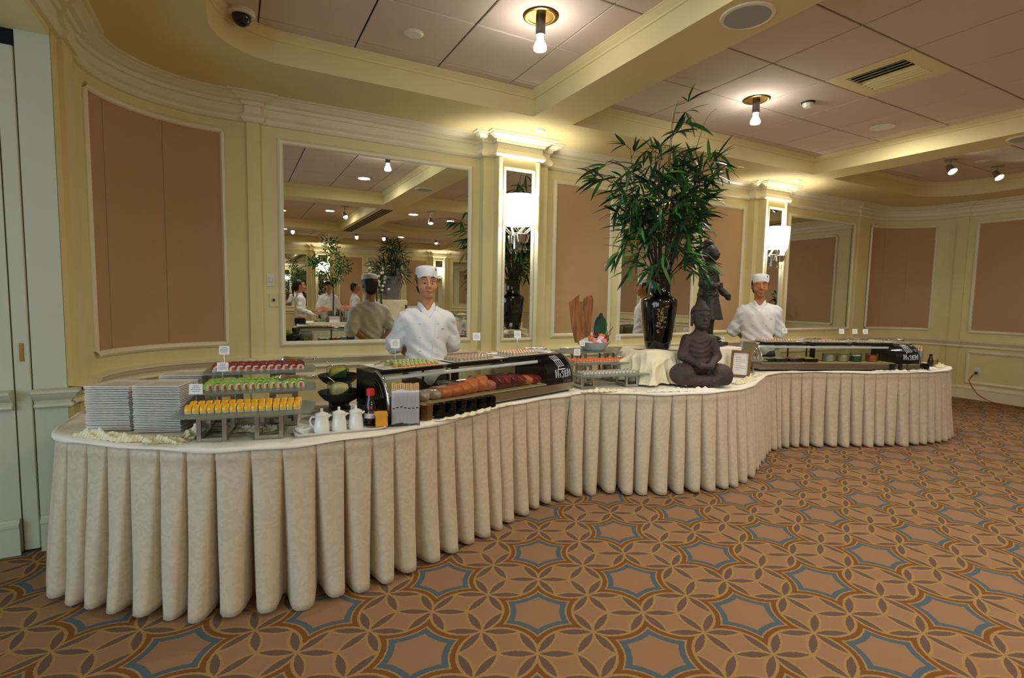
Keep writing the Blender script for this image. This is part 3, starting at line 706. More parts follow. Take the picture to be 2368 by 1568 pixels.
# switches, outlet, cord
t = thing('dimmer_switch', 'white dimmer switch plate on the wall beside the large mirror', 'switch', (.262, YB, 1.50)); MB().rbox(-.028, .028, -.008, 0, -.052, .052, .003).build('plate', 'white_plastic', t); MB().rbox(-.014, .014, -.016, -.008, -.02, .03, .003).build('rocker', 'white_plastic', t)
t = thing('volume_control', 'beige wall plate with a round black knob below the dimmer', 'switch', (.282, YB, 1.338)); MB().rbox(-.034, .034, -.006, 0, -.056, .056, .003).build('plate', 'paint_wall', t); MB().lathe([(.016, 0), (.016, .005), (0, .005)], 18, Rot(R(90), 'X') @ T(0, 0, .006)).build('ring', 'chrome', t, smooth=30); MB().lathe([(.009, 0), (.009, .014), (0, .014)], 14, Rot(R(90), 'X') @ T(0, 0, .006)).build('knob', 'black_plastic', t, smooth=30)
t = thing('power_outlet', 'beige power outlet low on the right wall', 'outlet', (XR, 3.51, .43)); MB().rbox(-.006, 0, -.04, .04, -.058, .058, .003).build('plate', 'white_plastic', t)
for zz in (-.025, .025): MB().rbox(-.009, -.005, -.018, .018, zz - .017, zz + .017, .002).build('socket', 'white_plastic', t)
t = thing('extension_cord', 'orange extension cord running from the outlet along the carpet', 'cord', (9.68, 3.51, .43))
MB().rbox(-.03, .022, -.014, .014, -.045, -.01, .004).build('plug', 'black_plastic', t)
MB().tube(crom([(-.03, 0, -.028), (-.05, .02, -.06), (-.04, .06, -.13), (-.045, .055, -.16), (-.06, .0, -.25), (-.07, -.08, -.34), (-.08, -.2, -.40), (-.10, -.32, -.42), (-.08, -.6, -.423), (-.12, -1.0, -.423), (-.3, -1.5, -.423), (-.2, -2.3, -.423)], .03), .006, 7).build('cable', 'cord_orange', t, smooth=60)
# ---------------------------------------------------------------- serpentine buffet tables
ZT = .735
FRONT = [(-.74, 3.42), (-.76, 3.2), (-.73, 3.02), (-.60, 2.85), (-.41, 2.69), (-.13, 2.52), (.15, 2.44), (.36, 2.43), (.65, 2.47), (.91, 2.56), (1.22, 2.69), (1.51, 2.82), (1.78, 2.92), (2.08, 2.97),
         (2.30, 2.93), (2.53, 2.81), (2.78, 2.70), (3.08, 2.63), (3.35, 2.64), (3.62, 2.72), (4.0, 2.92), (4.30, 3.07), (4.60, 3.13), (4.92, 3.03), (5.27, 2.87), (5.6, 2.73), (5.9, 2.63), (6.2, 2.585), (6.5, 2.59), (6.78, 2.68), (6.95, 2.85), (7.0, 3.1), (6.98, 3.35)]
fc = [Vector((p[0], p[1])) for p in [(v.x, v.y) for v in crom([(x, y, 0) for x, y in FRONT], .012)]]
_s = [0.0]
for i in range(1, len(fc)): _s.append(_s[-1] + (fc[i] - fc[i - 1]).length)
LEN = _s[-1]
def fpos(s):
    s = min(max(s, 0), LEN - 1e-6)
    lo, hi = 0, len(_s) - 1
    while hi - lo > 1:
        m = (lo + hi) // 2
        if _s[m] <= s: lo = m
        else: hi = m
    t = (s - _s[lo]) / max(_s[hi] - _s[lo], 1e-9); return fc[lo].lerp(fc[hi], t)
def fnorm(s):
    d = (fpos(s + .03) - fpos(s - .03)); d.normalize(); return Vector((d.y, -d.x))
def s_of_x(x):
    best = min(range(len(fc)), key=lambda i: abs(fc[i].x - x) + (5 if fc[i].y > 3.1 and (fc[i].x < -.6 or fc[i].x > 6.9) else 0)); return _s[best]
S1, S2 = s_of_x(2.06), s_of_x(4.60)
def back_y(x, y): return min(max(y + .74, 3.38), 3.56)
SEG = [(0, S1), (S1, S2), (S2, LEN)]
TABN = ['left end holding the plate stacks and the nearer sushi case', 'middle under the vase and the seated stone figure', 'right end holding the farther sushi case']
rs = random.Random(3)
NP = 0
for k, (a, b) in enumerate(SEG):
    t = thing('buffet_table', 'serpentine banquet table, ' + TABN[k], 'table', (fpos((a + b) / 2).x, 3.1, 0), 0, 'serpentine buffet tables')
    off = Vector((fpos((a + b) / 2).x, 3.1)); n = 60
    fr = [fpos(a + .004 + (b - a - .008) * i / n) + fnorm(a + (b - a) * i / n) * -.03 for i in range(n + 1)]
    poly = [(p.x - off.x, p.y - off.y) for p in fr]
    x0, x1 = fr[0].x + .002, fr[-1].x - .002
    for i in range(13):
        x = x1 + (x0 - x1) * i / 12; yy = back_y(x, min(fr, key=lambda p: abs(p.x - x)).y); poly.append((x - off.x, yy - off.y))
    mb = MB(); tr = geometry.tessellate_polygon([[Vector((x, y, 0)) for x, y in poly]]); m = len(poly)
    mb.add([(x, y, ZT - .03) for x, y in poly] + [(x, y, ZT - .006) for x, y in poly], [tuple(q) for q in tr] + [tuple(i + m for i in q) for q in tr] + [(i, (i + 1) % m, m + (i + 1) % m, m + i) for i in range(m)])
    mb.build('tabletop', 'wood_frame', t)
    for fx in (.12, .88):
        c = fr[int(fx * n)]
        for dy in (.10, .52): MB().tube([(c.x - off.x, c.y + dy - off.y, 0), (c.x - off.x, c.y + dy - off.y, ZT - .03)], .016).build('leg', 'steel_dark', t, smooth=60)
    # pleated damask skirt
    cuts = []; s = a
    while s < b - .06: w = .128 * rs.uniform(.86, 1.14); cuts.append((s, min(w, b - s))); s += w
    cols = []
    for (s0, w) in cuts:
        am = rs.uniform(.75, 1.25); lean = rs.uniform(-.012, .012); hem = rs.uniform(.0, .016); bul = rs.uniform(.8, 1.2)
        for u in (0, .03, .06, .10, .15, .22, .34, .5, .66, .78, .85, .90, .94, .97): cols.append((s0 + w * u, u, am, lean, hem, bul))
    cols.append((b, 0, 1, 0, .01, 1))
    ROW = [0, .04, .065, .07, .12, .2, .3, .42, .55, .68, .8, .9, .96, 1.0]; v = []; f = []
    for (s, u, am, lean, hem, bul) in cols:
        d = min(u, 1 - u); bulge = math.sin(PI * u) ** .7 if 0 < u < 1 else 0
        for r_ in ROW:
            groove = math.exp(-(d / (.028 + .125 * r_)) ** 2)
            g = (.008 + .105 * max(0, r_ - .06) ** .75) * groove * am
            bl = (.003 + .030 * r_ ** 1.1) * bulge * bul
            flare = -.004 + .040 * r_
            wob = .006 * r_ * sin(s * 21 + r_ * 5 + am * 9)
            P = fpos(s + lean * r_); N_ = fnorm(s)
            q = P + N_ * (flare + bl - g + wob + (.002 if .04 < r_ < .07 else 0))
            v.append((q.x, q.y, (ZT - .008) * (1 - r_) + (hem + .004 + .022 * groove) * r_))
    m = len(ROW)
    for i in range(len(cols) - 1):
        for j in range(m - 1): f.append((i * m + j, i * m + j + 1, (i + 1) * m + j + 1, (i + 1) * m + j))
    sk = MB().add(v, f).build('table_skirt', 'damask', None, smooth=50, fix=False)
    sk.modifiers.new('thickness', 'SOLIDIFY').thickness = .002
    tag(sk, 'pleated beige damask skirt around the table ' + ('at the left end below the plates', 'in the middle below the seated stone figure', 'at the right end below the farther sushi case')[k], 'table skirt', 'pleated table skirts')
    # cream table cloth lying on top with a rumpled front hem
    nu = int((b - a) / .03); V = []; F = []
    NR = 9
    for i in range(nu + 1):
        s = a + (b - a) * i / nu; P = fpos(s); N_ = fnorm(s); drop = .016 + .012 * sin(s * 6.1 + k) + .008 * sin(s * 17)
        by = back_y(P.x, P.y); 
        for j in range(NR + 1):
            if j == 0: q = P + N_ * .012; z = ZT - drop * .45 - .004
            elif j == 1: q = P + N_ * .010; z = ZT - .002
            elif j == 2: q = P + N_ * .002; z = ZT + .002 + .006 * max(0, sin(s * 13 + sin(s * 5) * 2))
            else:
                t_ = (j - 2) / (NR - 2); q = P + N_ * (.002 * (1 - t_)); q = Vector((q.x, q.y + (by - q.y) * t_)) if True else q
                z = ZT + (.004 * max(0, sin(s * 11 + 1)) if j == 3 else 0)
            V.append((q.x, q.y, z))
    m = NR + 1
    for i in range(nu):
        for j in range(NR): F.append((i * m + j, (i + 1) * m + j, (i + 1) * m + j + 1, i * m + j + 1))
    cl = MB().add(V, F).build('tablecloth', 'pale_cloth', None, smooth=60, fix=False)
    cl.modifiers.new('thickness', 'SOLIDIFY').thickness = .0015
    tag(cl, 'cream tablecloth lying on the ' + ('left end table under plates and sauces', 'middle table under the draped vase', 'right end table under the farther sushi case')[k], 'tablecloth', 'cream tablecloths')
# crumpled cloth swags lying along the front of the tables
def crumple(name, label, pts, w, h, seed, m='cream_cloth'):
    rr_ = random.Random(seed); P = crom([(x, y, 0) for x, y in pts], .012); n = len(P); ph = [rr_.uniform(0, 6) for _ in range(6)]
    def fn(u, v):
        i = min(int(u * (n - 1)), n - 1); p = P[i]; d = (P[min(i + 1, n - 1)] - P[max(i - 1, 0)]).normalized(); nn = Vector((d.y, -d.x, 0))
        e = sin(PI * u) ** .45 if 0 < u < 1 else 0; c = v * 2 - 1
        x = c * w * (.75 + .25 * sin(u * 9 + ph[0])) * (.4 + .6 * e); arch = max(0, 1 - abs(c) ** 1.8)
        r1 = abs(sin(u * n * .15 + ph[1] + c * 1.7)) ** .6; r2 = abs(sin(u * n * .37 + ph[3] - c * 3.1)) ** .7
        z = h * .62 * e * arch * (.15 + .6 * (1 - r1) + .5 * (1 - r2)) + .004 * e * sin(u * 60 + c * 5 + ph[2])
        q = p + nn * x; return (q.x, q.y, ZT + .004 + max(0, z))
    o = MB().grid(fn, max(40, 3 * n), 22).build(name, m, None, smooth=70, fix=False); o.modifiers.new('thickness', 'SOLIDIFY').thickness = .002
    return tag(o, label, 'cloth')
crumple('cloth_swag', 'crumpled cream cloth tucked in front of the left plate stack', [(-.64, 2.98), (-.52, 2.85), (-.42, 2.78), (-.36, 2.74)], .05, .075, 1)
crumple('cloth_swag', 'crumpled cream cloth in front of the right plate stack', [(-.36, 2.73), (-.27, 2.68), (-.19, 2.63)], .045, .05, 2)
crumple('cloth_swag', 'upright fold of cream cloth beside the right plate stack', [(-.20, 2.77), (-.17, 2.73), (-.13, 2.72)], .06, .10, 3)
crumple('cloth_swag', 'cream cloth bunched between the two steel risers', [(-.02, 2.78), (.08, 2.74), (.18, 2.72)], .07, .06, 4)
crumple('cloth_swag', 'pale cloth ruffle in front of the black sauce dishes', [(.88, 2.56), (1.05, 2.60), (1.25, 2.69), (1.50, 2.80)], .03, .022, 5)
crumple('cloth_swag', 'rumpled cloth beside the nearer case logo', [(2.14, 2.96), (2.26, 2.96), (2.4, 2.91), (2.55, 2.85)], .05, .035, 6)
crumple('cloth_swag', 'rumpled pale cloth in front of the seated figure', [(2.60, 2.80), (2.78, 2.74), (2.92, 2.70), (3.05, 2.68), (3.18, 2.675)], .035, .05, 7, 'pale_cloth')
crumple('cloth_swag', 'yellowish cloth fold right of the seated figure', [(3.52, 2.80), (3.66, 2.83), (3.82, 2.90), (3.98, 2.98)], .06, .05, 8)
crumple('cloth_swag', 'frilled cloth end left of the farther case', [(4.02, 3.0), (4.14, 3.06), (4.26, 3.10)], .04, .05, 9)
crumple('cloth_swag', 'pale cloth ruffle in front of the farther black dishes', [(5.5, 2.80), (5.75, 2.71), (5.95, 2.65), (6.2, 2.62), (6.45, 2.63)], .03, .03, 10, 'pale_cloth')
crumple('cloth_swag', 'cloth bunched at the far right table end', [(6.55, 2.68), (6.72, 2.76), (6.86, 2.9)], .07, .06, 11)
# ---------------------------------------------------------------- plates
TZ = ZT + .0035          # top of the tablecloth
def plate_mesh(h=.1):
    mb = MB(); ring = lambda a, z: [(-a, -a, z), (a, -a, z), (a, a, z), (-a, a, z)]
    L_ = [ring(h * .62, 0), ring(h * .66, .0015), ring(h * .965, .0040), ring(h, .0048), ring(h, .0086), ring(h * .985, .0092), ring(h * .70, .0046), ring(h * .64, .0040)]
    v = [p for r_ in L_ for p in r_]; f = [(3, 2, 1, 0), tuple(range(28, 32))]
    for j in range(7):
        for i in range(4): k = (i + 1) % 4; f.append((j * 4 + i, j * 4 + k, j * 4 + 4 + k, j * 4 + 4 + i))
    return mb.add(v, f)
pl = plate_mesh().build('dinner_plate', 'white_porcelain')
rp = random.Random(5); first = True
for cx, cy, rz, n, nm in ((-.492, 3.085, R(-26), 26, 'left front stack on the table end'), (-.298, 2.965, R(-19), 27, 'right front stack beside the yellow rolls'), (-.225, 3.225, R(-17), 28, 'rear stack behind the two front stacks')):
    for i in range(n):
        o = pl if first else inst(pl); first = False
        o.name = 'dinner_plate'; o.location = (cx + rp.uniform(-.002, .002), cy + rp.uniform(-.002, .002), TZ + i * .0081); o.rotation_euler = (0, 0, rz + rp.uniform(-.012, .012))
        tag(o, ('top square white plate of the ' if i == n - 1 else 'square white plate within the ') + nm, 'plate', 'square white plates')
for cx, cy, rz, n, nm in ((6.72, 3.12, R(10), 24, 'far stack at the right table end'),):
    for i in range(n):
        o = inst(pl, 'dinner_plate', (cx, cy, TZ + i * .0081), rz + rp.uniform(-.01, .01)); tag(o, ('top square white plate of the ' if i == n - 1 else 'square white plate within the ') + nm, 'plate', 'square white plates')
# ---------------------------------------------------------------- steel risers, frosted glass trays, rolls
def riser(x, y, w, d, z0, z1, rz, label, t=.018, m='steel'):
    o = thing('steel_riser', label, 'riser', (x, y, z0), rz, 'open steel cube risers'); h = z1 - z0
    for yy, nm in ((-d / 2, 'front_frame'), (d / 2 - t, 'rear_frame')):
        mb = MB(); mb.rbox(-w / 2, -w / 2 + t, yy, yy + t, 0, h, .001); mb.rbox(w / 2 - t, w / 2, yy, yy + t, 0, h, .001); mb.rbox(-w / 2 + t, w / 2 - t, yy, yy + t, 0, t, .001); mb.rbox(-w / 2 + t, w / 2 - t, yy, yy + t, h - t, h, .001); mb.build(nm, m, o)
    for xx in (-w / 2, w / 2 - t):
        MB().rbox(xx, xx + t, -d / 2 + t, d / 2 - t, 0, .022, .001).build('side_rail', m, o); MB().rbox(xx, xx + t, -d / 2 + t, d / 2 - t, h - .016, h, .001).build('side_rail', m, o)
    return o
def gtray(x, y, w, d, z, rz, label, bow=.02):
    poly = []
    for i in range(11): u = i / 10; poly.append((-w / 2 + w * u, -d / 2 - bow * sin(PI * u)))
    poly += [(w / 2 + .012, -d / 4), (w / 2 + .012, d / 4)]
    for i in range(11): u = i / 10; poly.append((w / 2 - w * u, d / 2 + bow * .3 * sin(PI * u)))
    poly += [(-w / 2 - .012, d / 4), (-w / 2 - .012, -d / 4)]
    o = MB().prism(poly, 0, .009).build('glass_tray', 'frost_glass', None, loc=(x, y, z), rz=rz); return tag(o, label, 'tray', 'frosted glass trays')
def loft(mb, poly, secs, M):
    """poly (x,z) lofted along y; secs = [(y, scale)]"""
    n = len(poly); v = []; f = []
    for y, k in secs: v += [(x * k, y, z * (k if z > .01 else 1)) for x, z in poly]
    for j in range(len(secs) - 1): f += [(j * n + i, j * n + (i + 1) % n, (j + 1) * n + (i + 1) % n, (j + 1) * n + i) for i in range(n)]
    f += [tuple(range(n))[::-1], tuple((len(secs) - 1) * n + i for i in range(n))]
    return mb.add(v, f, M)
def arch_piece(w, l, h, low=.2):
    """one slice of a topped roll: rice core with a draped topping"""
    n = 8; base = [(-w / 2 * .9, 0), (-w / 2, h * .25)] + [(w / 2 * cos(PI - PI * i / n), h * .45 + h * .42 * sin(PI * i / n)) for i in range(n + 1)] + [(w / 2, h * .25), (w / 2 * .9, 0)]
    core = MB(); loft(core, base, [(-l / 2, .9), (-l * .36, 1), (l * .36, 1), (l / 2, .9)], None)
    ou = [(w * .56 * cos(PI - PI * i / n), h * .42 + h * .58 * sin(PI * i / n)) for i in range(n + 1)]; inn = [(w * .47 * cos(PI * i / n), h * .42 + h * .38 * sin(PI * i / n)) for i in range(n + 1)]
    ou = [(-w * .55, h * low)] + ou + [(w * .55, h * low)]; inn = [(w * .47, h * low)] + inn + [(-w * .47, h * low)]
    tp = MB(); loft(tp, ou + inn, [(-l * .5, .90), (-l * .34, 1.0), (l * .34, 1.0), (l * .5, .90)], None); return core, tp
def proto(name, core, cm, extra):
    o = core.build(name, cm, smooth=30)
    for nm, mb, m in extra: mb.build(nm, m, o, smooth=40)
    o.location = (0, 0, -20); return o
def row(pr, name, pts, label, group, cat='sushi', jit=.06):
    for (x, y, z, a) in pts:
        o = dup(pr, (x, y, z), a + rp.uniform(-jit, jit)); o.name = name; tag(o, label, cat, group)
def rem(pr):
    for c in list(pr.children): bpy.data.objects.remove(c)
    bpy.data.objects.remove(pr)
def line(x0, y0, x1, y1, n, z, a): return [(x0 + (x1 - x0) * i / (n - 1), y0 + (y1 - y0) * i / (n - 1), z, a) for i in range(n)]
AZ = R(-10)
# tier 1 yellow
riser(-.085, 2.70, .118, .20, TZ, .853, AZ, 'front left open steel riser under the yellow rolls'); riser(.142, 2.655, .118, .20, TZ, .853, AZ, 'front right open steel riser under the yellow rolls')
gtray(.045, 2.675, .555, .27, .853, AZ, 'frosted glass tray carrying two rows of yellow mango rolls')
c, t_ = arch_piece(.040, .0262, .040, .18); pm = proto('mango_roll', c, 'rice', [('mango_topping', t_, 'mango')])
for o_, r0, nm in ((-.062, 16, 'front'), (.022, 15, 'back')):
    ca, sa = cos(AZ), sin(AZ); ax, ay = .045 - sa * o_, 2.675 + ca * o_
    row(pm, 'mango_roll', [(x, y, .8625, AZ + R(90)) for x, y, _, _ in line(ax - .225 * ca, ay - .225 * sa, ax + .215 * ca, ay + .215 * sa, r0, 0, 0)], 'slice of mango topped roll in the %s row of the yellow tray' % nm, 'mango rolls on the front glass tray')
rem(pm)
# tier 2 green
riser(-.06, 2.915, .125, .20, TZ, .917, R(-7), 'left steel riser under the green avocado rolls'); riser(.215, 2.88, .125, .20, TZ, .917, R(-7), 'right steel riser under the green avocado rolls')
gtray(.105, 2.885, .50, .24, .917, R(-7), 'frosted glass tray carrying green avocado rolls')
c, t_ = arch_piece(.044, .025, .044, .06); core2 = MB().box(-.006, .006, -.0155, .0155, .004, .022, T(0, 0, 0))
pa_ = proto('avocado_roll', c, 'rice', [('avocado_topping', t_, 'avocado'), ('carrot_stick', core2, 'carrot')])
for o_, nm in ((-.055, 'front'), (.03, 'back')):
    ca, sa = cos(R(-7)), sin(R(-7)); ax, ay = .105 - sa * o_, 2.885 + ca * o_
    row(pa_, 'avocado_roll', [(x, y, .9265, R(20)) for x, y, _, _ in line(ax - .215 * ca, ay - .215 * sa, ax + .185 * ca, ay + .185 * sa, 14, 0, 0)], 'slice of avocado roll in the %s row of the green tray' % nm, 'avocado rolls on the middle glass tray')
rem(pa_)
# tier 3 red
riser(-.04, 3.15, .125, .20, TZ, .975, R(-6), 'left steel riser under the red tuna rolls'); riser(.23, 3.12, .125, .20, TZ, .975, R(-6), 'right steel riser under the red tuna rolls')
gtray(.125, 3.13, .52, .25, .975, R(-6), 'frosted glass tray carrying red tuna rolls')
c, t_ = arch_piece(.044, .029, .040, .25); core2 = MB().box(-.006, .006, -.0175, .0175, .004, .020)
pt = proto('tuna_roll', c, 'rice', [('tuna_topping', t_, 'tuna'), ('carrot_stick', core2, 'carrot')])
for o_, nm in ((-.06, 'front'), (.03, 'back')):
    ca, sa = cos(R(-6)), sin(R(-6)); ax, ay = .125 - sa * o_, 3.13 + ca * o_
    row(pt, 'tuna_roll', [(x, y, .9845, R(14)) for x, y, _, _ in line(ax - .21 * ca, ay - .21 * sa, ax + .19 * ca, ay + .19 * sa, 12, 0, 0)], 'slice of tuna roll in the %s row of the red tray' % nm, 'tuna rolls on the rear glass tray')
rem(pt)
# ---------------------------------------------------------------- cards, tongs
def card(x, y, z, label, h=.10, w=.052, ch=.046, rz=R(-14), lines=4):
    t = thing('label_card', label, 'label card', (x, y, z), rz)
    MB().lathe([(.010, 0), (.010, .003), (.003, .006), (0, .006)], 12).build('base', 'chrome', t, smooth=40)
    MB().tube([(0, 0, .004), (0, .001, h)], .0016, 6).build('stem', 'chrome', t, smooth=60)
    M = T(0, -.002, h - .006) @ Rot(R(-10), 'X')
    MB().rbox(-w / 2, w / 2, -.0006, .0006, 0, ch, .0003, M).build('card', 'white_card', t)
    mb = MB(); q = random.Random(int(x * 900 + y * 77))
    for i in range(lines):
        l_ = w * q.uniform(.25, .38) if i else w * .2; zz = ch * (.78 - .17 * i); x0 = -l_
        while x0 < l_:
            e = min(l_, x0 + q.uniform(.003, .008)); mb.box(x0, e, -.0009, -.0006, zz, zz + .0022, M); x0 = e + .0016
    mb.build('print', 'ink', t); return t
card(-.165, 2.74, .862, 'small white label card on the front glass tray by the yellow rolls', .075, .056, .048)
card(-.06, 2.93, .926, 'small white label card on the middle glass tray by the green rolls', .085, .052, .046)
card(-.055, 3.15, .984, 'small white label card on the rear glass tray by the red rolls', .088, .050, .046)
def tongs(x, y, z, rz, label, l=.17, tilt=0):
    t = thing('serving_tongs', label, 'tongs', (x, y, z), rz)
    for s in (-1, 1):
        M = Rot(R(tilt), 'Y')
        v = []; n = 12
        def fn(u, v_):
            w = .010 + (.014 * math.exp(-((u - .88) / .10) ** 2)); y0 = s * (.002 + .020 * u ** .8)
            return (l * u, y0 + s * .004 * sin(PI * u), .009 + (v_ - .5) * 2 * w * .55 + .010 * u * (1 - u) + .004)
        MB().grid(fn, n, 3, M).build('arm', 'chrome', t, smooth=60, fix=False).modifiers.new('thickness', 'SOLIDIFY').thickness = .0014
    MB().lathe([(0, -.006), (.006, -.005), (.006, .005), (0, .006)], 12, T(0, 0, .013)).build('hinge', 'chrome', t, smooth=40); return t
tongs(.385, 3.02, 1.03, R(174), 'silver tongs lying on the red tuna rolls'); tongs(.355, 2.80, .964, R(172), 'silver tongs lying on the green avocado rolls')
# ---------------------------------------------------------------- black footed bowls with leaf-lined glasses
def bowl(x, y, z, label, r_=.115):
    t = thing('footed_bowl', label, 'bowl', (x, y, z))
    MB().lathe([(.052, 0), (.054, .004), (.026, .012), (.022, .02), (.05, .03), (.085, .05), (.105, .072), (r_, .090), (r_ - .004, .091), (.10, .074), (.08, .054), (.045, .036), (0, .032)], 32).build('bowl_body', 'black_matte', t, smooth=50); return t
def cup(x, y, z, label, paste, seed):
    t = thing('garnish_glass', label, 'glass', (x, y, z))
    MB().rbox(-.055, .055, -.055, .055, 0, .105, .008).build('glass_wall', 'clear_glass', t)
    q = random.Random(seed)
    MB().grid(lambda u, v: (.053 * cos(2 * PI * u), .053 * sin(2 * PI * u), .004 + v * (.062 + .026 * sin(2 * PI * u + seed))), 24, 6).build('leaf_lining', 'melon_green', t, smooth=60, fix=False)
    MB().lathe([(0, .004), (.051, .004), (.051, .070), (.042, .092), (.02, .102), (0, .103)], 20).build('garnish', paste, t, smooth=60); return t
def stick_spoon(x, y, z, dx, dz, label):
    t = thing('small_spoon', label, 'spoon', (x, y, z)); MB().tube([(0, 0, 0), (dx * .6, 0, dz * .7), (dx, 0, dz)], [.003, .0025, .003], 7).build('handle', 'chrome', t, smooth=60)
    MB().ell((0, 0, -.004), (.012, .009, .004), 12, 6).build('spoon_bowl', 'chrome', t, smooth=90); return t
riser(.49, 2.86, .10, .12, TZ, .79, R(-8), 'small steel riser under the front black bowl', m='steel_dark'); riser(.52, 3.09, .11, .14, TZ, .845, R(-8), 'steel riser under the rear black bowl', m='steel_dark')
bowl(.49, 2.86, .7905, 'black footed bowl in front holding a glass of pale ginger'); bowl(.52, 3.09, .8455, 'black footed bowl behind holding a glass of green garnish')
cup(.485, 2.86, .824, 'square glass lined with a green leaf and filled with pale ginger', 'cream_paste', 1); cup(.515, 3.09, .879, 'square glass lined with a green leaf and filled with yellow green paste', 'yellow_paste', 2)
stick_spoon(.475, 2.86, .91, -.05, .05, 'thin spoon handle standing in the front garnish glass'); stick_spoon(.505, 3.09, .965, -.055, .05, 'thin dark spoon handle standing in the rear garnish glass')
# ---------------------------------------------------------------- white tray with pitchers, sauce bottle and packets
tz = TZ
TA = R(-1)
tr = thing('long_tray', 'long white rectangular tray with three lidded pitchers', 'tray', (.44, 2.565, tz), TA)
mb = MB(); w, d = .42, .12; RG = lambda a, b, z: [(-a, -b, z), (a, -b, z), (a, b, z), (-a, b, z)]
L_ = [RG(w / 2 - .03, d / 2 - .02, 0), RG(w / 2 - .004, d / 2 - .004, .011), RG(w / 2, d / 2, .013), RG(w / 2 - .008, d / 2 - .008, .0135), RG(w / 2 - .022, d / 2 - .016, .006)]
v = [p for r_ in L_ for p in r_]; f = [(3, 2, 1, 0), tuple(range(16, 20))] + [(j * 4 + i, j * 4 + (i + 1) % 4, j * 4 + 4 + (i + 1) % 4, j * 4 + 4 + i) for j in range(4) for i in range(4)]
mb.add(v, f).build('tray_body', 'white_porcelain', tr)
def pitcher(x, y, z, rz, label):
    t = thing('lidded_pitcher', label, 'pitcher', (x, y, z), rz, 'white lidded soy pitchers')
    MB().lathe([(0, 0), (.034, 0), (.036, .004), (.0345, .03), (.031, .055), (.0285, .072), (.031, .082), (.029, .083), (0, .081)], 26).build('body', 'white_porcelain', t, smooth=50)
    MB().lathe([(.031, .083), (.030, .088), (.018, .094), (.007, .097), (.005, .101), (.007, .107), (.006, .113), (0, .114)], 22).build('lid', 'white_porcelain', t, smooth=50)
    MB().tube(crom([(-.028, 0, .073), (-.044, 0, .073), (-.052, 0, .055), (-.045, 0, .032), (-.034, 0, .022)], .008), .0045, 8).build('handle', 'white_porcelain', t, smooth=60)
    MB().lathe([(.008, 0), (.006, .01), (.004, .016)], 10, T(.028, 0, .074) @ Rot(R(65), 'Y')).build('spout', 'white_porcelain', t, smooth=60); return t
for i, (x, nm) in enumerate(((.352, 'leftmost'), (.432, 'middle'), (.512, 'rightmost'))): pitcher(x, 2.56 + .006 * i, tz + .0065, R(-12), nm + ' of three white lidded pitchers on the long tray')
t = thing('sauce_dish', 'small square glass dish on the left end of the long tray', 'dish', (.272, 2.575, tz + .0065), R(-6)); MB().lathe([(0, 0), (.022, 0), (.036, .018), (.038, .028), (.034, .027), (.02, .006), (0, .005)], 4).build('dish_wall', 'white_porcelain', t); MB().lathe([(0, .006), (.024, .010), (0, .0101)], 16).build('sauce', 'rice', t)
t = thing('sauce_bottle', 'dark soy sauce bottle with a red cap', 'bottle', (.592, 2.61, tz + .0065)); t.scale = (1.25, 1.25, 1.27)
MB().lathe([(0, 0), (.026, 0), (.028, .004), (.028, .045), (.026, .065), (.0195, .09), (.0155, .105), (.0145, .118), (0, .118)], 26).build('bottle_body', 'soy', t, smooth=50)
MB().lathe([(.0165, .118), (.0165, .142), (.013, .144), (0, .144)], 22).build('cap', 'red_cap', t, smooth=40)
MB().lathe([(.0285, .030), (.0285, .050)], 26, None, R(200), R(345)).build('label_band', 'paper', t, smooth=60, fix=False)
mb = MB()
for zz, hw, hh in ((.060, 15, .0025), (.055, 15, .0015)):
    for i in range(7): mb.lathe([(.0272 - (zz - .055) * .25, zz), (.0272 - (zz - .055) * .25, zz + hh)], 3, None, R(240 + i * 9), R(246 + i * 9))
mb.build('lettering', 'paper', t, fix=False); MB().lathe([(.0255, .068), (.0240, .078)], 6, None, R(255), R(275)).build('red_mark', 'red_cap', t, fix=False)
t = thing('packet_box', 'square black holder of orange sweetener packets beside the bottle', 'packet holder', (.628, 2.545, tz + .0065), R(-3)); t.scale = (1, 1, 1.15)
mb = MB(); mb.box(-.034, .034, -.022, .022, 0, .004); mb.box(-.034, -.031, -.022, .022, .004, .05); mb.box(.031, .034, -.022, .022, .004, .05); mb.box(-.031, .031, .019, .022, .004, .05); mb.build('holder', 'black_gloss', t)
for i in range(5): MB().rbox(-.0305, .0305, -.0030, .0030, 0, .062, .001, T(0, -.018 + i * .0075, .0042) @ Rot(R(-3), 'X')).build('packet', 'orange_box', t)
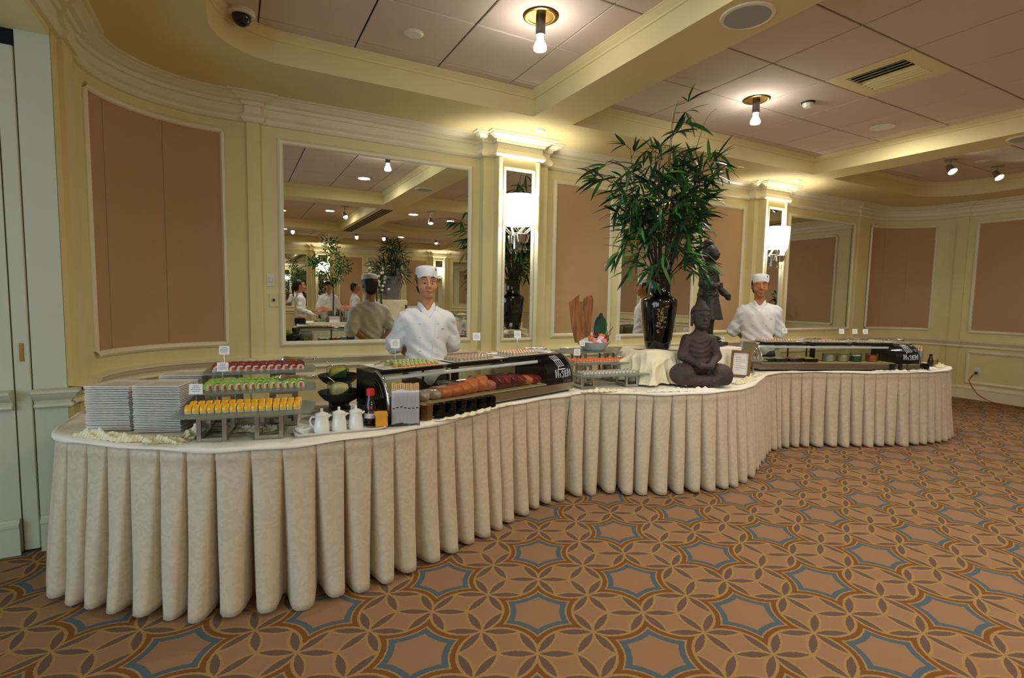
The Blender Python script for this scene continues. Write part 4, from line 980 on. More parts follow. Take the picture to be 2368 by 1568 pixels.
# ---------------------------------------------------------------- chopsticks in a clear holder
def chop_holder(x, y, rz, label, lab2, n=7, h=.185, sc_=1.0):
    t = thing('chopstick_holder', label, 'holder', (x, y, TZ), rz)
    w = .145; d = .07; mb = MB(); pth = [(-w / 2, -d / 2), (-w / 2, d / 2), (w / 2, d / 2), (w / 2, -d / 2)]
    sweep(mb, pth, [(0, 0), (0, h * .93), (.002, h * .93), (.002, .004)], closed=True); mb.build('clear_wall', 'acrylic', t); MB().rbox(-w / 2, w / 2, -d / 2, d / 2, 0, .006, .002).build('base', 'acrylic', t)
    q = random.Random(8); pr = None
    for i in range(n):
        for j in range(3):
            px, py = -w / 2 + .014 + i * (w - .028) / (n - 1), -d / 2 + .014 + j * (d - .028) / 2
            s = MB().rbox(-.0105, .0105, -.0045, .0045, 0, h * .92, .002) if pr is None else None
            if pr is None:
                pr = s.build('wrapped_chopsticks', 'paper')
                for e in (-.0052, .0052): MB().rbox(e - .0042, e + .0042, -.0038, .0038, h * .92, h * 1.08, .0015).build('stick_tip', 'chop_wood', pr)
                mb2 = MB(); mb2.box(-.006, .004, -.0049, -.0045, h * .42, h * .45); mb2.box(.0055, .0065, -.0049, -.0045, h * .40, h * .47); mb2.build('print', 'ink', pr)
                o = pr; o.rotation_euler = (0, 0, rz)
            else: o = dup(pr, (0, 0, 0), rz)
            cz, sz_ = cos(rz), sin(rz); o.location = (x + px * cz - py * sz_, y + px * sz_ + py * cz, TZ + .0065 + q.uniform(0, .010)); o.name = 'wrapped_chopsticks'
            tag(o, lab2, 'chopsticks', 'paper wrapped chopsticks')
chop_holder(.758, 2.565, R(-15), 'clear acrylic holder packed with chopsticks in front of the nearer case', 'chopsticks in white paper sleeve in the near clear holder')
chop_holder(6.50, 2.86, R(20), 'clear chopstick holder at the far right table end', 'chopsticks in white paper sleeve in the far holder')
# ---------------------------------------------------------------- stacked hexagonal sauce dishes
def dish_proto(m): return MB().lathe([(0, 0), (.026, 0), (.034, .008), (.0355, .012), (.033, .0115), (.024, .003), (0, .0025)], 6).build('sauce_dish', m)
db, dk = dish_proto('brown_dish'), dish_proto('black_plastic'); f1, f2 = True, True
def stack(x, y, n, dark, label, rz=0):
    global f1, f2
    src = dk if dark else db
    for i in range(n):
        if dark and f2: o = src; f2 = False
        elif not dark and f1: o = src; f1 = False
        else: o = inst(src)
        o.name = 'sauce_dish'; o.location = (x + rp.uniform(-.001, .001), y + rp.uniform(-.001, .001), TZ + i * .0073); o.rotation_euler = (0, 0, rz + rp.uniform(-.05, .05))
        tag(o, ('top ' if i == n - 1 else '') + label, 'sauce dish', 'stacked sauce dishes')
stack(.888, 2.612, 11, False, 'brown hexagonal sauce dish in the single brown stack', R(17))
ORD = ['first', 'second', 'third', 'fourth', 'fifth', 'sixth']
for i in range(6): stack(.965 + i * .0735, 2.632 + i * .0255, 10 - i // 3, True, 'black hexagonal sauce dish in the %s stack from the brown dishes' % ORD[i], R(17))
for i in range(6): stack(5.72 + i * .085, 2.74 - i * .020, 9, True, 'black hexagonal sauce dish in the %s far stack before the right case' % ORD[i], R(-10))
# ---------------------------------------------------------------- curved glass sushi cases
PROF = [(.0, .072), (.0, .105), (.006, .145), (.022, .185), (.050, .222), (.085, .247), (.125, .260)]
def prof_pt(t):
    d = [0]
    for a, b in zip(PROF[:-1], PROF[1:]): d.append(d[-1] + math.hypot(b[0] - a[0], b[1] - a[1]))
    q = t * d[-1]
    for i in range(len(d) - 1):
        if q <= d[i + 1] + 1e-9:
            u = (q - d[i]) / (d[i + 1] - d[i]); a, b = PROF[i], PROF[i + 1]; return a[0] + (b[0] - a[0]) * u, a[1] + (b[1] - a[1]) * u
    return PROF[-1]
PL = sum(math.hypot(b[0] - a[0], b[1] - a[1]) for a, b in zip(PROF[:-1], PROF[1:]))
def sushi_case(x, y, rz, L_, label, louver, group='curved sushi display cases'):
    D = .30; t = thing('sushi_case', label, 'display case', (x, y, TZ), rz, group); cw = .27
    PS = [prof_pt(i / 14) for i in range(15)]
    MB().rbox(0, L_, 0, D, .016, .070, .004).build('steel_base', 'steel', t); MB().rbox(.02, L_ - .02, .02, D - .02, 0, .016, .003).build('plinth', 'black_plastic', t)
    MB().rbox(.02, L_ - cw, .012, D - .02, .0705, .078, .002).build('ice_pan', 'cream_paste', t)
    MB().grid(lambda u, v: (.03 + (L_ - .06) * u, *prof_pt(v)), 1, 16).build('curved_glass', 'clear_glass', t, smooth=60, fix=False)
    MB().rbox(0, L_, .118, D, .250, .262, .003).build('top_plate', 'steel', t); MB().rbox(.0, L_, .112, .122, .240, .258, .002).build('top_rail', 'black_plastic', t)
    # rear sliding doors and posts
    for px in (.03, L_ * .28, L_ * .40, L_ - cw - .02): MB().rbox(px, px + .012, D - .014, D - .004, .078, .250, .001).build('door_post', 'black_plastic', t)
    MB().rbox(L_ * .42, L_ * .42 + .055, D - .03, D - .016, .078, .250, .002).build('center_post', 'black_plastic', t)
    MB().box(.04, L_ - cw, D - .010, D - .008, .08, .25).build('rear_glass', 'clear_glass', t)
    MB().tube([(.05, .10, .222), (L_ - cw - .01, .10, .222)], .011, 10).build('light_tube', 'tube_off', t, smooth=60)
    # end panel with louvres (left) and machine housing (right)
    ep = [(a, b) for a, b in PS] + [(D, .260), (D, .072)]
    def end(x0, x1, m, nm, sh=0): 
        mb = MB(); n = len(ep); v = [(x0, a + sh, b - sh * .4) for a, b in ep] + [(x1, a + sh, b - sh * .4) for a, b in ep]
        return mb.add(v, [tuple(range(n))[::-1], tuple(range(n, 2 * n))] + [(i, (i + 1) % n, n + (i + 1) % n, n + i) for i in range(n)]).build(nm, m, t)
    e = end(0, .024, 'black_plastic' if louver == 'black_gloss' else 'steel', 'end_panel')
    for k in range(7):
        sc_ = 1 - .115 * (k + 1); pts = []
        for i in range(4, 13): a, b = PS[i]; pts.append((-.003, .16 + (a - .16) * sc_, .10 + (b - .10) * sc_))
        MB().tube(pts, .0038, 6).build('louver', 'chrome' if louver == 'chrome' else 'steel_dark', e, smooth=60)
    MB().tube([(.012, a - .004, b + .003) for a, b in PS], .009, 8).build('trim_strip', 'chrome', t, smooth=60)
    hs = end(L_ - cw, L_ - .012, 'black_plastic', 'machine_housing', .004)
    MB().tube([(L_ - .008, a - .001, b + .001) for a, b in PS], .005, 8).build('trim_strip', 'steel_dark', t, smooth=60)
    # printed sign on the housing: lattice window above the outlined name NISEN
    def onp(px, h, lift): # px from housing left, h height along the glass
        a, b = prof_pt(max(0, min(1, h / PL))); a2, b2 = prof_pt(max(0, min(1, h / PL + .01))); dx, dz = a2 - a, b2 - b; l = math.hypot(dx, dz) or 1
        return (L_ - cw + px, a - dz / l * lift, b + dx / l * lift)
    def stroke(mb, pts, r_, lift, ox, oy, k=1.0):
        out = []
        for a, b in zip(pts[:-1], pts[1:]):
            m = max(2, int(math.hypot(b[0] - a[0], b[1] - a[1]) * k / .006))
            out += [(a[0] + (b[0] - a[0]) * i / m, a[1] + (b[1] - a[1]) * i / m) for i in range(m)]
        out.append(pts[-1]); mb.tube([onp(ox + p[0] * k, oy + p[1] * k, lift) for p in out], r_, 6)
    LET = {'N': [[(0, 0), (0, 1), (.12, .95), (.45, .1), (.55, .05), (.55, 1)]], 'i': [[(0, 0), (0, .55)]], 'S': [[(.42, .72), (.2, .85), (.04, .66), (.36, .42), (.34, .06), (.02, -.02)]], 'E': [[(.42, .82), (.06, .82), (.06, .04), (.44, .04)], [(.06, .45), (.36, .45)]]}
    wm = MB(); bm = MB(); cx = .085
    for ch, adv in (('N', .046), ('i', .016), ('S', .032), ('E', .032), ('N', .04)):
        for st in LET[ch]:
            stroke(wm, st, .0052, .0015, cx, .040, .05); stroke(bm, st, .0026, .0052, cx, .040, .05)
        cx += adv
    lw = MB(); g = lambda px, ph: (px, ph)
    q0 = [(0, 0), (.062, .004), (.040, .10), (-.022, .096)]
    P_ = lambda u, v: ((q0[0][0] * (1 - u) + q0[1][0] * u) * (1 - v) + (q0[3][0] * (1 - u) + q0[2][0] * u) * v, (q0[0][1] * (1 - u) + q0[1][1] * u) * (1 - v) + (q0[3][1] * (1 - u) + q0[2][1] * u) * v)
    for u in (0, .33, .66, 1): stroke(lw, [P_(u, 0), P_(u, 1)], .0018, .002, .125, .115)
    for v in (0, .55, 1): stroke(lw, [P_(0, v), P_(1, v)], .0018, .002, .125, .115)
    stroke(lw, [(0, 0), (-.005, -.018)], .0018, .002, .125, .115)
    wm.v += []; wm.build('sign_lettering', 'paper', hs, fix=False); bm.build('sign_lettering_core', 'black_gloss', hs, fix=False); lw.build('sign_lattice', 'paper', hs, fix=False)
    MB().ell((0, 0, 0), (.004, .002, .004), 10, 6, T(*onp(.245, .05, .002))).build('lock_button', 'chrome', hs, smooth=90)
    mb = MB(); stroke(mb, [(.20, .012), (.25, .012)], .0015, .001, 0, 0); mb.build('name_plate', 'gold_relief', hs, fix=False)
    return t
A1 = R(17.1); A2 = R(-20.5)
c1 = sushi_case(.665, 2.585, A1, 1.52, 'nearer curved glass sushi case full of salmon and tuna', 'black_gloss')
c2 = sushi_case(4.40, 3.225, A2, 1.72, 'farther curved glass sushi case with black trays inside', 'chrome')
def loc1(x, y): return (.665 + x * cos(A1) - y * sin(A1), 2.585 + x * sin(A1) + y * cos(A1))
def loc2(x, y): return (4.40 + x * cos(A2) - y * sin(A2), 3.225 + x * sin(A2) + y * cos(A2))
# fish in the near case
def fillet(x, y, z, l, w, h, rz, m, label, seed, cat='fish'):
    q = random.Random(seed); ph = q.uniform(0, 6)
    def fn(u, v):
        a = 2 * PI * u; s = sin(PI * min(max(v, .0), 1)) ** .42 if 0 < v < 1 else 0
        rx = w / 2 * s * (1 + .07 * sin(3 * v * PI + ph)); rzz = h / 2 * s * (1 - .25 * v)
        ca, sa = cos(a), sin(a); k = .55
        return (math.copysign(abs(ca) ** k, ca) * rx + .010 * sin(v * 5 + ph), (v - .5) * l, h / 2 * .96 + math.copysign(abs(sa) ** k, sa) * rzz)
    o = MB().grid(fn, 18, 12).build('fish_fillet', m, None, smooth=180, loc=(x, y, z), rz=rz); return tag(o, label, cat, 'fish fillets in the nearer case')
FZ = TZ + .0785
FI = [(.285, 'white_fish', .060, 'pale white fish block, left of the salmon', .050), (.35, 'white_fish', .055, 'second pale white fish slice beside the salmon', .05), (.42, 'salmon', .085, 'leftmost salmon fillet in the case', .058), (.49, 'salmon', .085, 'second salmon fillet from the left', .060), (.56, 'salmon', .085, 'third salmon fillet from the left', .068), (.635, 'salmon', .095, 'fourth salmon fillet, thick and glossy', .085), (.71, 'salmon', .085, 'last salmon fillet before the pink fish', .095), (.775, 'pink_fish', .065, 'pink fish piece between salmon and tuna', .065),
      (.84, 'deep_tuna', .085, 'first dark tuna block right of the pink fish', .09), (.91, 'tuna', .08, 'second tuna block from the pink fish', .085), (.98, 'deep_tuna', .08, 'third tuna block from the pink fish', .085), (1.05, 'tuna', .075, 'fourth tuna block from the pink fish', .07), (1.12, 'salmon', .07, 'orange fish piece near the black housing', .06), (1.185, 'tuna', .07, 'last tuna piece near the black housing', .06)]
for i, (fx, m, w, lb, h) in enumerate(FI):
    X, Y = loc1(fx, .105); fillet(X, Y, FZ, .185, w * 1.25, h * 1.15, A1 + R(-12), m, lb, i)
X, Y = loc1(.09, .09); t = tag(MB().grid(lambda u, v: ((u - .5) * .07, (v - .5) * .13, .012 + .02 * sin(u * 9) * sin(v * 11) + .014 * sin(PI * u)), 14, 16).build('garnish_leaf', 'cucumber', None, smooth=60, loc=(X, Y, FZ + .012), rz=A1, fix=False), 'green leaf garnish at the left end of the nearer case', 'garnish')
X, Y = loc1(.135, .055); tag(MB().prism([(-.03, -.03), (.035, -.02), (.0, .045)], 0, .012, Rot(R(20), 'X')).build('lemon_wedge', 'mango', None, loc=(X, Y, FZ + .012), rz=A1), 'yellow wedge garnish at the left end of the nearer case', 'garnish')
# interior tubs behind the fish
def tub(x, y, z, r_, h, m, cm, label):
    t = thing('food_tub', label, 'bowl', (x, y, z)); MB().lathe([(0, 0), (r_ * .7, 0), (r_, h), (r_ * .95, h), (r_ * .68, .006), (0, .005)], 22).build('tub_wall', m, t, smooth=50); MB().lathe([(r_ * .70, .006), (r_ * .88, h * .75), (r_ * .4, h * 1.0), (0, h * 1.05)], 18).build('tub_food', cm, t, smooth=60); return t
for fx, r_, h, m, cm, lb in ((.56, .06, .06, 'frost_glass', 'rice', 'pale tub of rice at the back of the nearer case'), (.80, .055, .07, 'frost_glass', 'cucumber', 'tub of green rolls at the back of the nearer case'), (1.05, .058, .06, 'black_plastic', 'leaf_dark', 'black tray of seaweed at the back of the nearer case')):
    X, Y = loc1(fx, .225); tub(X, Y, FZ, r_, h, m, cm, lb)
X, Y = loc1(.33, .20 + .04); tag(MB().grid(lambda u, v: ((u - .5) * .16, (v - .5) * .09, .004 + .028 * sin(PI * u) * sin(PI * v) * (1 + .4 * sin(u * 14))), 20, 10).build('folded_towel', 'blue_cloth', None, smooth=60, loc=(X, Y, FZ), rz=A1, fix=False), 'folded blue cloth at the back of the nearer case', 'towel')
# far case contents: long black trays of toppings and glass jars
for i, (fx, w, cm, lb) in enumerate(((.13, .12, 'cucumber', 'black tray of cucumber, left in the farther case'), (.27, .13, 'white_fish', 'black tray of pale toppings in the farther case'), (.42, .14, 'pink_fish', 'black tray of pink toppings in the farther case'), (.58, .14, 'yellow_paste', 'black tray of yellow green toppings in the farther case'))):
    X, Y = loc2(fx, .13); t = thing('topping_tray', lb, 'tray', (X, Y, FZ), A2, 'black topping trays'); MB().rbox(-w / 2, w / 2, -.075, .075, 0, .034, .006).build('tray_body', 'black_gloss', t); MB().grid(lambda u, v: ((u - .5) * w * .88, (v - .5) * .12, .033 + .012 * sin(PI * u) * sin(PI * v) + .003 * sin(u * 30 + v * 9)), 16, 12).build('topping', cm, t, smooth=60, fix=False)
for i, (fx, cm, lb) in enumerate(((.82, 'rice', 'first glass jar in the farther case'), (.97, 'cream_paste', 'second glass jar in the farther case'), (1.12, 'leaf_green', 'third glass jar in the farther case'), (1.30, 'orange_roe', 'glass jar with an orange top near the far black housing'))):
    X, Y = loc2(fx, .14); t = thing('glass_jar', lb, 'jar', (X, Y, FZ), 0, 'glass jars in the farther case'); MB().lathe([(0, 0), (.052, 0), (.055, .01), (.055, .075), (.052, .08)], 22).build('jar_wall', 'clear_glass', t, smooth=50); MB().lathe([(0, .003), (.050, .004), (.050, .066), (0, .070)], 20).build('jar_food', cm, t, smooth=50)
# platters on top of the cases
def platter(x, y, z, w, d, rz, label):
    o = thing('platter', label, 'platter', (x, y, z), rz, 'long white platters')
    R4 = lambda a, b, zz: [(-a, -b, zz), (a, -b, zz), (a, b, zz), (-a, b, zz)]
    L_ = [R4(w / 2 - .05, d / 2 - .05, 0), R4(w / 2 - .006, d / 2 - .006, .012), R4(w / 2, d / 2, .0145), R4(w / 2 - .01, d / 2 - .01, .0155), R4(w / 2 - .045, d / 2 - .045, .005)]
    v = [p for r_ in L_ for p in r_]; f = [(3, 2, 1, 0), tuple(range(16, 20))] + [(j * 4 + i, j * 4 + (i + 1) % 4, j * 4 + 4 + (i + 1) % 4, j * 4 + 4 + i) for j in range(4) for i in range(4)]
    MB().add(v, f).build('platter_body', 'white_porcelain', o); return o
PZ = TZ + .2625
for i, (fx, lb) in enumerate(((.19, 'white platter with cucumber wrapped rolls on the nearer case'), (.66, 'white platter with pink speckled rolls on the middle of the nearer case'), (1.12, 'white platter with orange topped rolls on the nearer case'))):
    X, Y = loc1(fx + .05, .175 + .01 * i); platter(X, Y, PZ + .0005 * i, .44, .25, A1 - R(1.5), lb)
X, Y = loc1(1.40, .21); platter(X, Y, PZ, .12, .19, A1, 'small empty white platter at the right end of the nearer case')
for i, (fx, lb) in enumerate(((.30, 'left white platter of rolls on the farther case'), (.80, 'middle white platter of rolls on the farther case'), (1.30, 'right white platter of rolls on the farther case'))):
    X, Y = loc2(fx, .19); platter(X, Y, PZ, .46, .235, A2, lb)
def cyl_roll(r_, h, mat_out, mat_in, core):
    o = MB().lathe([(0, 0), (r_, 0), (r_ * 1.03, h * .5), (r_, h), (r_ * .72, h)], 10).build('maki', mat_out, smooth=40)
    MB().lathe([(r_ * .74, h * .98), (r_ * .74, h * 1.0), (r_ * .3, h * 1.10), (0, h * 1.13)], 8).build('filling', mat_in, o, smooth=60); o.location = (0, 0, -20); return o
p1 = cyl_roll(.0125, .021, 'roll_pale', 'pink_fish', None); p2 = cyl_roll(.0125, .021, 'roll_pale', 'orange_roe', None); p3 = cyl_roll(.0125, .021, 'roll_pale', 'cucumber', None)
dg = MB(); loft(dg, [(-.013, 0), (-.014, .012), (-.008, .022), (.008, .022), (.014, .012), (.013, 0)], [(-.034, .9), (-.025, 1), (.025, 1), (.034, .9)], None)
pd = dg.build('wrapped_roll', 'cucumber', smooth=40); MB().box(-.009, .009, -.037, .037, .006, .016).build('filling', 'orange_roe', pd); pd.location = (0, 0, -20)
def spread(pr, name, locf, fx0, fx1, fy0, fy1, nx, ny, z, az, label, group, twist=0):
    for i in range(nx):
        for j in range(ny):
            X, Y = locf(fx0 + (fx1 - fx0) * i / (nx - 1) + rp.uniform(-.001, .001), fy0 + (fy1 - fy0) * j / (ny - 1)); o = dup(pr, (X, Y, z), az + twist + rp.uniform(-.05, .05)); o.name = name; tag(o, label, 'sushi', group)
PZ6 = PZ + .0065
spread(pd, 'wrapped_roll', loc1, .17, .385, .10, .265, 9, 3, PZ6, A1, 'cucumber wrapped roll lying slantwise on the left platter of the nearer case', 'cucumber wrapped rolls on the case top', R(-32))
spread(p1, 'maki', loc1, .585, .83, .115, .265, 10, 6, PZ6, A1, 'small pink topped roll on the middle platter of the nearer case', 'pink topped rolls on the case top')
spread(p2, 'maki', loc1, 1.05, 1.26, .125, .275, 9, 6, PZ6, A1, 'small orange topped roll on the right platter of the nearer case', 'orange topped rolls on the case top')
spread(p2, 'maki', loc2, .12, .44, .13, .265, 12, 4, PZ6, A2, 'small orange roll on the left platter of the farther case', 'orange rolls on the farther case')
spread(p1, 'maki', loc2, .64, .93, .13, .265, 11, 4, PZ6, A2, 'small pink roll on the middle platter of the farther case', 'pink rolls on the farther case')
spread(p3, 'maki', loc2, 1.13, 1.42, .13, .265, 11, 4, PZ6, A2, 'small green roll on the right platter of the farther case', 'green rolls on the farther case')
for p in (p1, p2, p3, pd): rem(p)
X, Y = loc1(.03, .16); tongs(X, Y, PZ + .016, A1 + R(18), 'blue lit tongs on the left platter of the nearer case', .12); X, Y = loc1(1.28, .26); tongs(X, Y, PZ + .02, A1 + R(-30), 'tongs resting on the platter at the right of the nearer case', .16)
X, Y = loc2(.50, .10); tongs(X, Y, PZ + .024, A2 + R(8), 'tongs between the left and middle platters of the farther case', .20); X, Y = loc2(1.0, .10); tongs(X, Y, PZ + .024, A2 + R(2), 'tongs between the middle and right platters of the farther case', .20); X, Y = loc2(1.46, .12); tongs(X, Y, PZ + .024, A2 + R(5), 'tongs at the right end of the farther case', .18)
X, Y = loc1(.22, .14); X, Y = loc1(.20, .155)
t = card(*loc1(.235, .285), PZ + .0165, 'card stand with a crumpled silver wrapper before the chef on the nearer case', .085, .05, .05)
X, Y = loc1(.86, .30); card(X, Y - .01, PZ + .0165, 'label card behind the pink topped rolls', .10, .05, .05); X, Y = loc1(1.27, .30); card(X - .02, Y - .01, PZ + .0165, 'label card in front of the near strip mirror', .10, .05, .05)
for fx, lb in ((.42, 'label card behind the left platter of the farther case'), (1.05, 'left of three label cards at the farther case'), (1.20, 'middle, largest of three label cards at the farther case'), (1.32, 'right of three label cards at the farther case')):
    X, Y = loc2(fx, .26); card(X, Y, PZ + .0165, lb, .075, .05, .05, R(-30))
# ---------------------------------------------------------------- centre display
def drape(name, label, cx, cy, w, d, ztop, zbot, rz, flare, folds, seed, m='cream_cloth', rumple=.0):
    q = random.Random(seed); ph = [q.uniform(0, 6) for _ in range(8)]
    def fn(u, v):
        a = 2 * PI * u; ca, sa = cos(a), sin(a); k = 1 / max(abs(ca), abs(sa)) ** .82
        bx, by = w / 2 * ca * k, d / 2 * sa * k
        if v < .25: s = v / .25; return (bx * s, by * s, ztop + rumple * .3 * sin(a * 3 + ph[0]) * s)
        t = (v - .25) / .75; f1_ = abs(sin(a * folds * .5 + ph[1] + .9 * sin(a * 2 + ph[2]) + t * .8)); f2_ = abs(sin(a * folds * 1.15 + ph[6] - t * 1.5))
        fo = (1 - f1_ ** .7) * .75 + (1 - f2_ ** .8) * .35
        out = flare * (t ** 1.2) * (.25 + .75 * fo) + .008 + rumple * 1.2 * (1 - abs(sin(t * 5 + a * 3 + ph[3]))) * sin(PI * min(1, t * 1.15))
        n = Vector((ca, sa)); hem = 1
        return (bx + n.x * out, by + n.y * out, ztop - .004 + (zbot - ztop + .004) * t * hem + rumple * .5 * sin(a * 5 + t * 5 + ph[5]) * sin(PI * t))
    o = MB().grid(fn, 260, 44).build(name, m, None, smooth=180, loc=(cx, cy, 0), rz=rz, fix=False); o.modifiers.new('thickness', 'SOLIDIFY').thickness = .002; return tag(o, label, 'cloth')
def crate(x, y, w, d, h, rz, label):
    t = thing('display_crate', label, 'crate', (x, y, TZ), rz)
    for s in (-1, 1):
        MB().rbox(s * (w / 2 - .01) - .008, s * (w / 2 - .01) + .008, -d / 2, d / 2, 0, h - .016, .002).build('side_board', 'wood_frame', t)
    MB().rbox(-w / 2, w / 2, -d / 2, d / 2, h - .016, h, .002).build('top_board', 'wood_frame', t); return t
crate(3.06, 3.23, .36, .34, .255, R(-8), 'wooden crate hidden under the cloth below the tall vase')
drape('draped_cloth', 'gathered cream cloth draped over the vase pedestal', 3.06, 3.23, .40, .38, .9955, TZ + .014, R(-8), .26, 9, 4, 'cream_cloth', .03)
crate(3.80, 3.36, .60, .30, .238, R(4), 'wooden crate hidden under the cloth below the standing figure')
drape('draped_cloth', 'smooth pale cloth draped over the pedestal of the standing figure', 3.80, 3.36, .64, .34, .979, TZ + .008, R(4), .035, 9, 9, 'pale_cloth')
# tall black lacquer vase
VX, VY, VZ = 3.075, 3.21, .9995
vz = thing('lacquer_vase', 'tall black lacquer vase with a gold carved figure', 'vase', (VX, VY, VZ))
VP = [(0, 0), (.088, 0), (.100, .012), (.112, .08), (.128, .2), (.141, .32), (.1455, .372), (.143, .398), (.130, .416), (.102, .430), (.088, .448), (.085, .50), (.087, .555), (.098, .592), (.101, .612), (.095, .617), (.083, .60), (.078, .56), (.076, .46), (.09, .43), (0, .42)]
MB().lathe(VP, 48).build('vase_body', 'black_gloss', vz, smooth=50)
for r_, z in ((.0995, .596), (.0885, .560)): MB().lathe([(r_, z - .002), (r_ + .002, z), (r_, z + .002)], 40).build('gold_band', 'amber_relief', vz, smooth=60)
def vr(z):
    for a, b in zip(VP[1:11], VP[2:12]):
        if a[1] <= z <= b[1]: return a[0] + (b[0] - a[0]) * (z - a[1]) / max(b[1] - a[1], 1e-6)
    return .14
def relief(mb, blobs, ang0):
    for (dx, z, w, h) in blobs:
        a = ang0 + dx / .14; r_ = vr(z); M = T(r_ * cos(a), r_ * sin(a), z) @ Rot(a, 'Z'); mb.ell((0, 0, 0), (.0035, w, h), 8, 5, M)
ANG = math.atan2(0 - VY, 0 - VX) + .10
q = random.Random(31); bl = []
for (cx_, cz_, rw, rh, nn) in ((0, .285, .026, .030, 22), (.012, .245, .030, .018, 16), (-.008, .20, .024, .026, 18), (.028, .262, .026, .008, 8), (.03, .178, .024, .007, 7), (-.012, .155, .012, .022, 7), (-.014, .325, .010, .016, 6), (.012, .33, .012, .010, 6), (.035, .22, .016, .005, 4)):
    for i in range(nn):
        a_ = q.uniform(0, 6.28); d_ = q.uniform(0, 1) ** .5; bl.append((cx_ + cos(a_) * d_ * rw, cz_ + sin(a_) * d_ * rh, q.uniform(.003, .0085), q.uniform(.003, .007)))
mb = MB(); relief(mb, bl, ANG); mb.build('gold_figure', 'gold_relief', vz, smooth=90)
mb = MB(); relief(mb, [(-.055, .365, .013, .010), (-.04, .372, .011, .008), (-.03, .36, .010, .009)], ANG); mb.build('silver_blossom', 'teal_print', vz, smooth=90)
mb = MB(); relief(mb, [(.045, .345, .014, .009), (.06, .35, .010, .008)], ANG); mb.build('amber_blossom', 'amber_relief', vz, smooth=90)
# bamboo arrangement
bp_ = thing('bamboo_arrangement', 'tall leafy green bamboo arrangement standing in the lacquer vase', 'plant', (VX, VY, VZ + .50))
def leaf_mesh(l, w, droop, twist):
    mb = MB(); n = 6
    def fn(u, v):
        ww = w * (sin(PI * min(1, u * .92 + .06)) ** .8) * (1 - .25 * u); c = (v - .5) * 2
        return (l * u * (1 - .12 * droop * u), c * ww + twist * u * u * .02, -droop * l * .45 * u * u - abs(c) * ww * -.25)
    return mb.grid(fn, n, 2)
LV = []
for i, (m, l, w, dr) in enumerate((('leaf_green', .19, .0150, .5), ('leaf_dark', .18, .0140, .35), ('leaf_bright', .21, .0160, .9), ('leaf_dark', .16, .0125, .2), ('leaf_green', .15, .0135, 1.0))):
    o = leaf_mesh(l, w, dr, (-1) ** i).build('leaf', m, bp_, smooth=60, fix=False); LV.append(o)
rb = random.Random(21); twigs = []; stems = MB(); nst = 0
CROWN_C = Vector((-.02, 0, 1.18))
def add_stem(base, tip, bend, r0=.007):
    P = [Vector(base), Vector(base).lerp(Vector(tip), .4) + Vector(bend) * .6, Vector(base).lerp(Vector(tip), .75) + Vector(bend), Vector(tip)]
    pts = crom(P, .06); MB().tube(pts, [r0 * (1 - .75 * i / (len(pts) - 1)) for i in range(len(pts))], 6).build('stem', 'stem_dark', bp_, smooth=60); return pts
tips = []
for k in range(15):
    a = 2 * PI * k / 15 + rb.uniform(-.2, .2); rad = rb.uniform(.06, .32); zt = rb.uniform(.78, 1.18) - rad * .2
    tip = (cos(a) * rad * 1.25, sin(a) * rad * .8, zt); tips.append(add_stem((cos(a) * .035, sin(a) * .035, 0), tip, (cos(a) * .03, sin(a) * .03, .05)))
side = [(-.62, .05, .80), (-.50, -.1, .66), (-.45, .1, .98), (.46, -.05, 1.0), (.38, -.1, 1.10), (.36, .05, .82), (.44, .1, .50), (-.36, -.15, .46), (.0, -.26, .74), (-.12, -.28, .62)]
for s in side: tips.append(add_stem((s[0] * .06, s[1] * .1, .1), s, (0, 0, .16)))
low = [(-.38, -.1, .14), (-.30, -.2, .05), (.30, -.15, .12), (.36, .0, .16), (-.22, -.24, .18), (.12, -.26, .15), (-.42, .05, .22), (.22, -.22, .22)]
for s in low: tips.append(add_stem((s[0] * .15, s[1] * .15, .06), s, (0, 0, .12), .004))
tips.append(add_stem((.02, 0, .7), (.10, 0, 1.46), (-.02, 0, .05), .004))
bare = [(.12, 0, 1.50), (.56, 0, 1.52)]
for s in bare: add_stem((s[0] * .3, 0, .7), s, (-.02, 0, .1), .004)
place = []
for ti, pts in enumerate(tips):
    n = len(pts); lowk = 25 <= ti < 33
    for j in range(2 if lowk else max(3, int(n * .40)), n):
        base = pts[j]; dirn = (pts[min(j + 1, n - 1)] - pts[j - 1]).normalized(); out = Vector((base.x, base.y, 0)); out = out.normalized() if out.length > .01 else Vector((1, 0, 0))
        tw = (out * rb.uniform(.2, 1) + Vector((rb.uniform(-.7, .7), rb.uniform(-.7, .7), rb.uniform(-.4, .4)))).normalized(); le = rb.uniform(.05, .13) if not lowk else .02
        end = base + tw * le; stems.tube([base, end], [.0025, .0015], 5)
        for q in range(rb.choice((3, 4, 5)) if not lowk else 3):
            dv = (tw * .8 + dirn * .3 + Vector((rb.uniform(-1, 1), rb.uniform(-1, 1), rb.uniform(-1.0, .45)))).normalized(); place.append((end, dv, rb.uniform(.75, 1.25)))
stems.build('twigs', 'stem_dark', bp_, smooth=60)
rb.shuffle(place); place.sort(key=lambda p: p[0].y)
extra = [MB(), MB()]; cnt = 0
